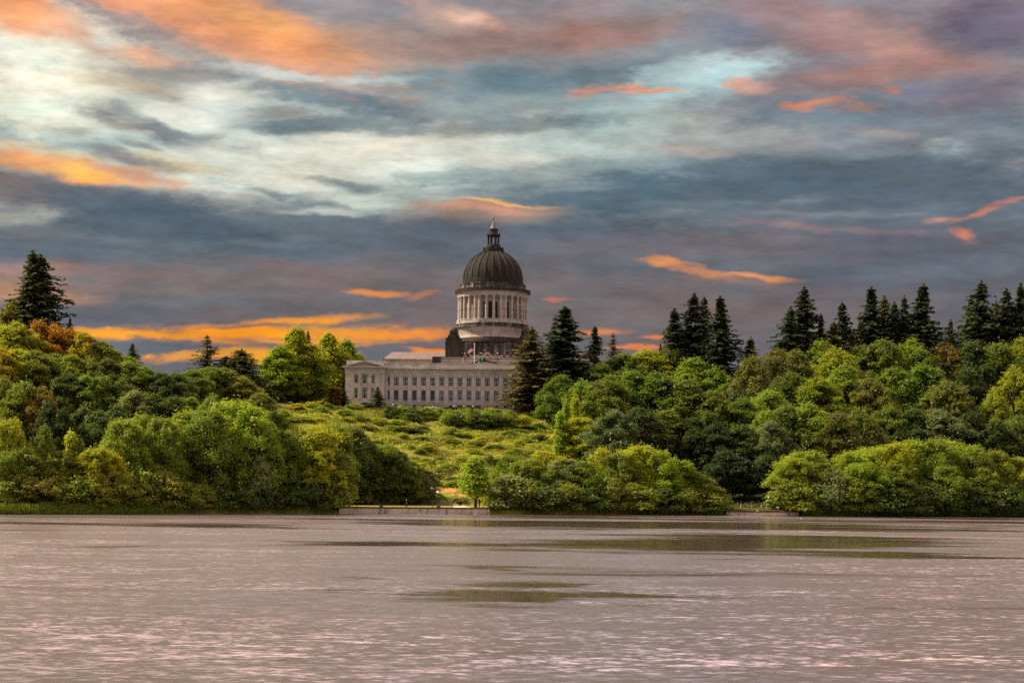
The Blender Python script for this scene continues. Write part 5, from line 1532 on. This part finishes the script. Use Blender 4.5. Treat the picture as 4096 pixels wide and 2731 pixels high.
def make_plants():
    # shore below the twin-topped fir, front trees
    row([(40,1672,150,20,'bright'), (185,1700,95,16,'olive'), (290,1722,60,14,'bright','column'), (318,1745,50,13,'olive','column'), (395,1790,190,9,'bright'), (455,1820,110,6,'gold'),
         (230,1800,170,12,'olive'), (110,1790,170,14,'olive'), (20,1800,150,12,'olive'),
         (500,1675,200,14,'fresh'), (570,1655,190,22,'fresh'), (650,1668,200,12,'green'), (740,1640,210,24,'fresh'), (830,1632,240,14,'green'), (930,1600,260,22,'fresh'), (1010,1622,220,12,'fresh'), (1085,1640,210,18,'green'),
         (1130,1720,170,9,'green'), (1200,1735,180,12,'fresh'), (1268,1700,250,7,'bright'), (1330,1790,170,4,'olive')],
        'alder', 'shore_tree', 'shore tree', 'out from the lake wall below the twin-topped fir', 'trees along the shore below the twin-topped fir', rev=True)
    # thicket behind the lawn
    row([(1330,1690,210,34,'green'), (1400,1705,200,38,'dark'), (1465,1752,190,41,'dark'), (1530,1775,170,40,'green'), (1590,1800,170,40,'dark'), (1650,1845,150,39,'green'), (1705,1880,110,38,'grey')],
        'alder', 'thicket_tree', 'tree', 'in the thicket behind the lawn fence, from the footpath', 'trees behind the lawn fence', rev=True)
    # waterside shrubs, both sides
    row([(25,1920,130,7,'olive'), (110,1895,150,8,'khaki'), (190,1905,160,7,'khaki'), (265,1930,150,5,'olive'), (340,1900,150,6,'olive'), (420,1925,120,4,'khaki'), (500,1905,150,4,'olive'), (580,1880,180,5,'olive'), (665,1875,170,4,'khaki'), (740,1925,150,3,'olive'), (815,1930,130,3,'olive'), (890,1945,130,3,'dark'), (960,1960,140,2,'dark'), (1040,1820,130,5,'grey'), (1060,1960,150,2,'deep'), (1150,1940,160,2,'dark'), (1240,1920,150,2,'dark'), (1320,1905,140,1.5,'olive')],
        'shrub', 'waterside_shrub', 'shrub', 'along the water from the lake wall towards the twin fir', 'shrubs at the water below the twin-topped fir', rev=True, cat='shrub')
    row([(2035,1890,180,2.5,'grey'), (2090,1930,160,2,'olive'), (2180,1940,170,2,'dark'), (2270,1930,170,2,'olive'), (2360,1940,160,2,'dark'), (2450,1900,130,2.5,'khaki'), (2560,1930,170,2,'olive'), (2650,1940,170,2,'dark'), (2740,1950,150,2,'olive'), (2830,1955,150,2,'olive'), (2890,1985,110,3,'fresh')],
        'shrub', 'waterside_shrub', 'shrub', 'between the lake wall and the clearing', 'shrubs between the lake wall and the clearing', cat='shrub')
    row([(3180,1915,170,2,'olive'), (3280,1930,150,2,'grey'), (3330,1870,120,3,'grey'), (3420,1900,170,2,'olive'), (3520,1930,180,2,'dark'), (3620,1930,180,2,'dark'), (3720,1940,180,2,'dark'), (3820,1940,180,2,'deep'), (3920,1940,180,2,'dark'), (4020,1930,180,2,'dark')],
        'shrub', 'waterside_shrub', 'shrub', 'along the water beyond the clearing with the info board', 'shrubs beyond the clearing', cat='shrub')
    # lakeside trees between lawn and clearing
    row([(2005,1905,110,8,'fresh'), (2050,1820,170,20,'green'), (2110,1835,190,12,'green'), (2180,1800,180,18,'bright'), (2255,1835,200,10,'grey'), (2330,1840,190,9,'green'), (2405,1790,130,20,'bright'), (2470,1810,180,12,'olive'), (2555,1778,210,14,'bright'), (2640,1800,210,10,'fresh'), (2715,1840,190,8,'fresh'), (2785,1895,170,7,'olive'), (2850,1945,130,5,'olive')],
        'alder', 'lakeside_tree', 'lakeside tree', 'from the young lawn tree towards the clearing', 'lakeside trees between lawn and clearing')
    one(1905,1822,105,5,'fresh','young','young_tree','young green lawn tree with a bare trunk at the end of the lake wall')
    # big rounded trees beyond the clearing
    row([(3175,1830,190,8,'fresh'), (3230,1800,230,14,'fresh'), (3290,1850,150,6,'olive'), (3400,1805,200,12,'fresh'), (3480,1785,200,18,'fresh'), (3560,1768,220,12,'bright'), (3650,1758,220,16,'fresh'), (3740,1755,220,12,'green'), (3825,1760,220,18,'fresh'), (3900,1778,200,10,'green'), (3985,1800,200,12,'olive'), (4060,1830,190,10,'bright'), (3450,1850,190,5,'fresh'), (3600,1850,200,5,'olive'), (3780,1860,190,5,'green'), (3940,1870,190,5,'olive')],
        'alder', 'rounded_tree', 'rounded shore tree', 'from the clearing outward along the water', 'rounded shore trees beyond the clearing')
    # hillside by the twin-topped fir
    row([(15,1298,170,204,'bright'), (80,1290,170,200,'bright'), (150,1284,160,205,'orange'), (212,1296,150,203,'orange'), (272,1316,150,205,'orange'), (335,1330,150,198,'gold'), (395,1362,150,196,'olive'), (452,1398,150,194,'green'), (505,1425,140,190,'green')],
        'maple', 'maple_tree', 'maple', 'along the crest under the twin-topped fir, towards the dome', 'maples on the crest')
    row([(0,1392,165,168,'gold'), (70,1396,165,172,'bright'), (145,1402,165,168,'olive'), (218,1414,165,172,'green'), (292,1420,165,168,'fresh'), (365,1432,160,166,'olive'), (436,1432,160,162,'dark'), (508,1442,160,160,'olive'), (575,1465,150,158,'green'), (640,1488,160,152,'dark'), (705,1490,160,152,'dark'), (770,1478,165,166,'green'), (838,1468,165,172,'green'), (905,1472,160,172,'olive'), (962,1508,150,166,'khaki'), (1035,1570,140,150,'olive')],
        'maple', 'maple_tree', 'maple', 'in the upper hillside row below the crest, towards the dome', 'maples in the upper hillside row')
    row([(20,1512,180,95,'olive'), (90,1525,160,88,'green'), (165,1545,140,85,'rust'), (205,1610,130,72,'deep'), (262,1640,130,68,'deep'), (330,1625,140,72,'dark'), (400,1640,140,66,'dark'), (470,1620,140,70,'deep'), (545,1560,170,110,'grey'), (620,1572,160,110,'dark'), (690,1585,160,108,'dark'), (765,1590,160,105,'olive'), (860,1580,160,95,'green'), (960,1600,170,80,'green'), (1050,1640,150,70,'olive'), (270,1490,170,130,'dark'), (345,1500,170,128,'green'), (415,1505,170,126,'green'), (485,1520,170,125,'dark')],
        'maple', 'maple_tree', 'maple', 'in the lower row under the twin-topped fir, towards the lawn', 'maples in the lower hillside row')
    # conifers and special trees around the crest
    F_ = 'fir'
    one(134,1010,215,222,'firo',F_,'twin_fir','taller of two joined dark firs forming the twin-topped fir on the crest', group='twin-topped firs')
    one(178,1026,205,224,'fir',F_,'twin_fir','slightly lower partner in the joined twin-topped pair of firs on the crest', group='twin-topped firs')
    one(60,1215,140,222,'khaki','maple','crest_tree','small brownish tree at the foot of the twin-topped fir')
    one(242,1268,60,224,'fir',F_,'small_fir','small dark fir tip beside the twin-topped fir')
    one(276,1272,60,215,'firo',F_,'small_fir','small dark fir standing clear in the sky next to the twin-topped fir')
    one(535,1376,80,212,'firo',F_,'small_fir','lone blunt dark conifer tip rising from the sloping maple crest')
    one(838,1342,150,214,'firo','sparse','sparse_fir','thin open-branched fir against the orange cloud')
    one(965,1398,185,205,'firo','cedar','cedar_tree','broad drooping cedar against the glowing orange cloud')
    one(905,1425,110,208,'firo','cedar','cedar_tree','smaller drooping cedar between the open-branched fir and the broad cedar')
    one(1195,1310,200,216,'bright','poplar','poplar_tree','tall yellow-green tree with the highest pointed top beside the pedimented end')
    one(1130,1385,170,210,'fresh','poplar','poplar_tree','green flank tree at the foot of the highest pointed yellow-green tree')
    one(1312,1332,190,262,'bright','poplar','poplar_tree','yellow-green tree with a pointed top nearer the pedimented end')
    one(1385,1358,190,268,'fresh','poplar','poplar_tree','yellow-green tree touching the pedimented end of the stone building')
    one(1252,1378,150,212,'fresh','poplar','poplar_tree','lower green crown filling the gap between the two highest pointed trees')
    one(1440,1412,90,285,'gold','maple','poplar_tree','low golden treetop peeping over the pediment parapet')
    one(1232,1326,60,226,'firo',F_,'small_fir','dark conifer tip hidden behind the highest yellow-green tree')
    one(1338,1545,60,196,'rust','column','copper_tree','small copper-leaved tree before the yellow-green trees')
    one(1378,1562,52,194,'fir','spruce','spruce_tree','small dark spruce at the outer corner of the pavilion')
    one(1513,1546,58,192,'fir','spruce','spruce_tree','small dark spruce in front of the inner corner of the pavilion')
    # from the stone building outward: conifers
    one(2128,1312,150,186,'firb','fir','olive_conifer','olive brown conifer in front of the end of the stone building')
    one(2258,1228,225,190,'fir','fir','big_fir','big ragged very dark fir next to the olive brown conifer')
    one(2215,1262,120,194,'fir','sparse','big_fir','second thinner dark leader grown into the big ragged fir')
    one(2376,1306,125,196,'fir','fir','mid_fir','medium dark fir with a pointed top beyond the big ragged fir')
    one(2452,1332,100,200,'firb','sparse','sparse_fir','thin olive feathery conifer beyond the medium dark fir')
    row([(2642,1376,46,212,'fir'), (2702,1240,162,190,'fir'), (2772,1180,189,196,'fir'), (2818,1190,135,205,'fir'), (2902,1190,176,176,'fir'), (3006,1352,142,170,'firo'),
         (3160,1232,148,200,'fir'), (3222,1152,189,205,'fir'), (3290,1262,101,205,'fir'), (3335,1290,148,196,'firo'), (3380,1212,162,205,'fir'), (3440,1290,135,212,'firo'), (3492,1152,176,205,'fir'), (3532,1192,148,210,'firo'), (3566,1214,122,205,'fir'), (3618,1188,135,208,'fir'), (3690,1140,189,198,'fir'), (3775,1345,61,210,'fir'), (3806,1284,101,206,'fir'), (3885,1195,162,212,'firo'), (3938,1130,189,204,'fir'), (3990,1210,148,212,'firo'), (4034,1158,162,206,'fir'), (2745,1292,90,216,'fir'), (2862,1305,80,214,'fir'), (3192,1330,90,214,'fir'), (3262,1345,90,216,'firo'), (3412,1330,90,216,'fir'), (3592,1330,90,218,'firo'), (3652,1300,90,218,'fir'), (3722,1305,80,218,'fir'), (3912,1300,90,218,'firo'), (3968,1310,90,218,'fir'), (4082,1140,148,208,'fir')],
        'fir', 'fir_tree', 'fir', 'along the long ridge counting from the dome', 'firs on the long ridge')
    # deciduous hillside under the fir ridge
    row([(2400,1452,170,178,'green'), (2490,1412,230,182,'olive'), (2590,1398,230,186,'bright'), (2680,1392,220,188,'olive'), (2780,1432,220,172,'fresh'), (2860,1470,190,165,'fresh'), (2960,1560,190,140,'dark'), (3012,1425,150,150,'khaki'), (3105,1398,200,180,'khaki'), (3195,1402,190,170,'khaki'), (3262,1360,160,192,'fresh'), (3350,1390,210,178,'bright'), (3445,1380,180,190,'olive'), (3535,1360,220,182,'olive'), (3640,1352,160,190,'fresh'), (3680,1395,180,180,'olive'), (3790,1372,230,190,'rust'), (3880,1362,250,186,'dark'), (3990,1372,210,182,'olive'), (4070,1350,160,188,'bright')],
        'maple', 'maple_tree', 'maple', 'in the top row under the fir ridge, from the dome', 'maples in the top row under the fir ridge')
    row([(2240,1500,170,150,'green'), (2330,1520,160,140,'fresh'), (2430,1500,220,130,'olive'), (2530,1480,230,140,'green'), (2640,1490,240,132,'green'), (2750,1520,230,125,'olive'), (2850,1560,200,118,'olive'), (2960,1590,180,112,'green'), (3070,1560,210,118,'fresh'), (3170,1490,220,135,'olive'), (3270,1510,220,128,'bright'), (3390,1460,220,142,'fresh'), (3480,1510,200,130,'khaki'), (3580,1470,220,145,'green'), (3690,1460,220,140,'green'), (3790,1525,220,120,'khaki'), (3880,1480,220,135,'deep'), (3985,1560,140,112,'bright'), (4060,1470,180,132,'bright')],
        'maple', 'maple_tree', 'maple', 'in the middle row under the fir ridge, from the dome', 'maples in the middle row under the fir ridge')
    row([(2450,1640,200,82,'grey'), (2560,1630,210,85,'dark'), (2670,1640,210,85,'olive'), (2770,1670,200,80,'dark'), (2870,1690,190,72,'deep'), (2960,1700,170,70,'dark'), (3080,1680,170,66,'grey'), (3060,1640,170,80,'fresh'), (3150,1620,180,82,'green'), (3240,1610,180,80,'fresh'), (3330,1650,190,72,'khaki'), (3440,1640,210,76,'olive'), (3550,1620,200,84,'olive'), (3660,1630,210,80,'dark'), (3770,1640,200,74,'grey'), (3870,1650,200,76,'deep'), (3980,1680,200,70,'dark'), (4070,1660,180,76,'olive'), (2910,1800,150,52,'deep'), (2980,1830,140,50,'deep'), (3060,1820,140,50,'dark')],
        'maple', 'maple_tree', 'maple', 'in the bottom row under the fir ridge, from the dome', 'maples in the bottom row under the fir ridge')
    one(2318,1668,175,108,'bright','alder','bush_tree','round bright green tree at the meadow edge below the slim green columns')
    one(2272,1600,46,112,'fresh','column','slim_cypress','taller slim bright green column at the meadow edge'); one(2302,1568,50,116,'bright','column','slim_cypress','slim yellow-green column with the highest tip at the meadow edge'); one(2240,1645,44,108,'fresh','column','slim_cypress','lowest slim green column at the meadow edge')
    # hedge and shrubs below the stone building
    row([(1562,1620,78,168,'dark'), (1612,1622,84,167,'green'), (1655,1624,78,168,'dark'), (1640,1648,86,160,'dark'), (1702,1624,80,168,'olive')],
        'shrub', 'round_shrub', 'round shrub', 'below the window rows, towards the olive conifer', 'round shrubs below the window rows', cat='shrub')
    row([(1755+34*k, 1630 + (k % 3)*3, 76, 168 + (k % 2)*3, ('fresh','green','olive')[k % 3]) for k in range(9)] + [(1790+38*k, 1646 + (k % 2)*3, 86, 158, ('green','dark')[k % 2]) for k in range(7)],
        'shrub', 'hedge_shrub', 'hedge shrub', 'along the long hedge under the terrace, towards the olive conifer', 'long hedge under the terrace', cat='shrub')
    row([(1350,1622,50,183,'olive'), (1395,1618,50,184,'fresh'), (1425,1612,60,186,'bright'), (1470,1612,56,190,'dark'), (1500,1622,52,189,'dark'), (1540,1630,46,189,'dark'), (1310,1610,50,182,'olive'), (1250,1605,60,182,'bright'), (1190,1612,60,178,'gold')],
        'shrub', 'garden_shrub', 'garden shrub', 'in front of the pedimented end, towards the dome', 'garden shrubs at the pedimented end', cat='shrub')
    # shrubs scattered over the open hillside
    rr = random.Random(21)
    def scatter(n, x0, x1, d0, d1, w0, w1):
        out = []
        for k in range(n):
            x = x0 + (x1-x0)*(k + rr.random())/n; d = rr.uniform(d0, d1)
            X = 0.0
            for _ in range(8): Y = shore(X) + d; X = level(x, 1800)[0]*Y/F
            b_ = HY - (ground(X, Y) - CAMZ)*F/Y + (x-CX)*SR; w = rr.uniform(w0, w1)
            out.append((x, b_ - w*rr.uniform(.30, .55), w, d, rr.choice(('fresh', 'bright', 'olive', 'green', 'bright', 'fresh'))))
        return out
    row([(1130,1650,70,170,'dark'), (1225,1640,62,172,'green'), (1300,1660,80,166,'bright'), (1180,1680,80,158,'olive'), (1270,1672,56,158,'gold'), (1370,1668,80,160,'fresh'), (1440,1662,70,166,'bright'), (1520,1680,70,158,'olive'), (1460,1700,90,150,'olive'), (1350,1705,90,145,'olive'), (1575,1700,80,150,'fresh'), (1625,1705,130,146,'deep'), (1680,1702,90,148,'dark'), (2110,1700,70,158,'dark'), (2075,1715,70,150,'fresh'), (2150,1690,60,160,'green'), (2160,1735,90,140,'dark'), (2100,1752,90,136,'fresh'), (2190,1770,70,128,'green')] + scatter(20, 1120, 2180, 138, 180, 36, 72),
        'shrub', 'hillside_shrub', 'shrub', 'on the upper meadow from the pointed trees', 'shrubs on the upper meadow', cat='shrub')
    row([(1560,1752,80,128,'fresh'), (1500,1760,80,126,'olive'), (1690,1745,70,132,'dark'), (1800,1750,60,130,'olive'), (1900,1760,70,126,'fresh'), (1980,1775,80,120,'olive'), (2050,1790,70,116,'green'), (2130,1800,80,112,'olive')] + scatter(28, 1420, 2200, 98, 140, 36, 70),
        'shrub', 'hillside_shrub', 'shrub', 'across the middle meadow towards the slim green columns', 'shrubs on the middle meadow', cat='shrub')
    row([(1620,1838,80,92,'green'), (1700,1828,70,96,'fresh'), (1730,1838,40,90,'olive'), (1680,1862,70,82,'olive'), (1800,1852,80,86,'green'), (1845,1826,80,98,'fresh'), (1725,1890,90,74,'dark'), (1760,1870,50,80,'khaki'), (1810,1905,62,66,'dark'), (1838,1900,44,70,'green'), (1735,1910,60,64,'green'), (1960,1820,60,96,'dark'), (2000,1825,60,96,'green'), (1940,1870,60,78,'fresh'), (1745,1965,70,46,'fresh'), (1690,1960,60,46,'green'), (1805,1985,60,44,'fresh'), (1845,1990,60,43,'green'), (2035,1818,34,84,'deep','column')] + scatter(17, 1560, 2000, 52, 96, 36, 70),
        'shrub', 'hillside_shrub', 'shrub', 'on the lower slope, towards the young lawn tree', 'shrubs on the lower slope', cat='shrub')

def make_groundcover():
    """low evergreen mats over the open slope, and the reeds and grass at the water: nobody could count them"""
    rng = np.random.default_rng(5)
    P = []; N = []; S = []
    n = 170000
    X = rng.uniform(-88, 26, n); D = rng.uniform(43, 186, n)
    for x, d in zip(X, D):
        y = shore(x) + d
        u = mnoise.noise(Vector((x*.10, y*.08, 1.0))); v = mnoise.noise(Vector((x*.30, y*.26, 5.0)))
        m = u*.75 + v*.5
        lim = -.02 + .30*max(0, (92-d)/48)
        z = ground(x, y)
        worn = abs(z % 5.7 - 2.85) < .30 and 4 < z < 25
        if m < lim - .22 or (worn and m < .22): continue
        hgt = max(0, m - lim + .22)
        hh = min(1.5, .15 + 2.2*hgt) * (1 if d < 165 else .45)
        P.append((x, y, z + hh*math.sqrt(rng.random()))); N.append((0, -.1, 1)); S.append(.45 + .22*rng.random())
    P = np.array(P); N = np.array(N) + rng.normal(size=(len(P), 3))*.55
    q = leaves_at(rng, P, N, np.array(S), .5)
    m, t, out = newmat('mat_leaves')
    tc = t.new('ShaderNodeTexCoord')
    na = t.noise(t.mapv(tc.outputs['Object'], (.09, .09, .1)), 1.0, 4, .6); nb = t.noise(tc.outputs['Object'], 1.6, 3)
    c = t.ramp(na, [(.30, (.16,.175,.022)), (.45, (.27,.285,.026)), (.55, (.37,.43,.03)), (.68, (.50,.50,.03))])
    c = t.vmath('SCALE', c, scale=t.rng(nb, .3, .7, .55, 1.35))
    p = t.new('ShaderNodeBsdfPrincipled'); t.l.new(c, p.inputs['Base Color']); p.inputs['Roughness'].default_value = .55; p.inputs['Specular IOR Level'].default_value = .25
    tr = t.new('ShaderNodeBsdfTranslucent'); t.l.new(c, tr.inputs[0]); mx = t.new('ShaderNodeMixShader'); mx.inputs[0].default_value = .3
    t.l.new(p.outputs[0], mx.inputs[1]); t.l.new(tr.outputs[0], mx.inputs[2]); t.l.new(mx.outputs[0], out.inputs[0])
    me = quads_mesh('ground_cover', q); me.materials.append(m)
    tag(link('ground_cover', me), kind='stuff')
    # understorey carpet under the wooded slopes
    n = 60000; P = []; S = []
    for k in range(n):
        x = rng.uniform(-150, 185); d = rng.uniform(.8, 190)
        if -42 < x < 12 and d < 42: continue
        if -80 < x < 22 and d > 42: continue
        if 50 < x < 79 and d < 26: continue
        y = shore(x) + d
        P.append((x, y, ground(x, y) + .15 + .9*rng.random()**1.5)); S.append(.6 + .4*rng.random())
    P = np.array(P); N = np.tile(np.array([[0, -.2, 1.0]]), (len(P), 1)) + rng.normal(size=(len(P), 3))*.6
    me = quads_mesh('undergrowth', leaves_at(rng, P, N, np.array(S), .5)); me.materials.append(leafmat('undergrowth_leaves', .3, .2))
    o = link('undergrowth', me); o.color = (.055, .07, .016, 1); tag(o, kind='stuff')
    # grass fringe at the water's edge
    P = []; S = []; n = 26000
    for k in range(n):
        if rng.random() < .55: x = rng.uniform(-110, -70)
        elif rng.random() < .5: x = rng.uniform(50, 79)
        else: x = rng.uniform(-70, 140)
        if -40 < x < -5.5 or (52.5 < x < 74.5 and rng.random() < .6): continue
        d = rng.uniform(.1, 3.2) if not 53 < x < 74 else rng.uniform(.4, 20)
        hgt = (1.0 + .5*mnoise.noise(Vector((x*.4, 0, 0)))) if not 53 < x < 74 else .35
        y = shore(x) + d; P.append((x, y, max(.0, ground(x, y)), hgt*rng.uniform(.5, 1.1)))
    P = np.array(P); n = len(P); lean = rng.normal(size=(n, 2))*.22; wd = .05 + .04*rng.random(n); a = rng.uniform(0, PI, n)
    b0 = P[:, :3]; h = P[:, 3:4]; ax = np.stack([np.cos(a)*wd, np.sin(a)*wd, np.zeros(n)], 1)
    tip = b0 + np.concatenate([lean*h, h], 1); midp = b0 + np.concatenate([lean*h*.35, h*.55], 1)
    me = quads_mesh('bank_grass', np.stack([b0 - ax, b0 + ax, midp + ax*.8, tip], 1)); me.materials.append(leafmat('grass_blades', .4, .2))
    o = link('bank_grass', me); o.color = (.16, .22, .02, 1); tag(o, kind='stuff')
# ------------------------------------------------------------------ build
make_world(); make_light_camera()
make_building_materials(); more_materials()
make_terrain(); make_water()
make_prototypes(); make_plants(); make_groundcover()
make_office(); make_capitol()
make_lakeside(); make_terrace()
car(1490, 1640, 583, M['car_white'], 'white car roof showing above the drive wall before the pedimented end', R(4))
car(1464, 1640, 585, M['car_dark'], 'dark car behind the white one on the drive', R(4))
car(1722, 1640, 582, M['car_white'], 'white car roof glimpsed between round shrubs and the tan planter', R(-6))
car(2003, 1640, 582, M['car_white'], 'white car roof just showing over the hedge near the olive conifer', R(-2))
make_people(); make_birds()
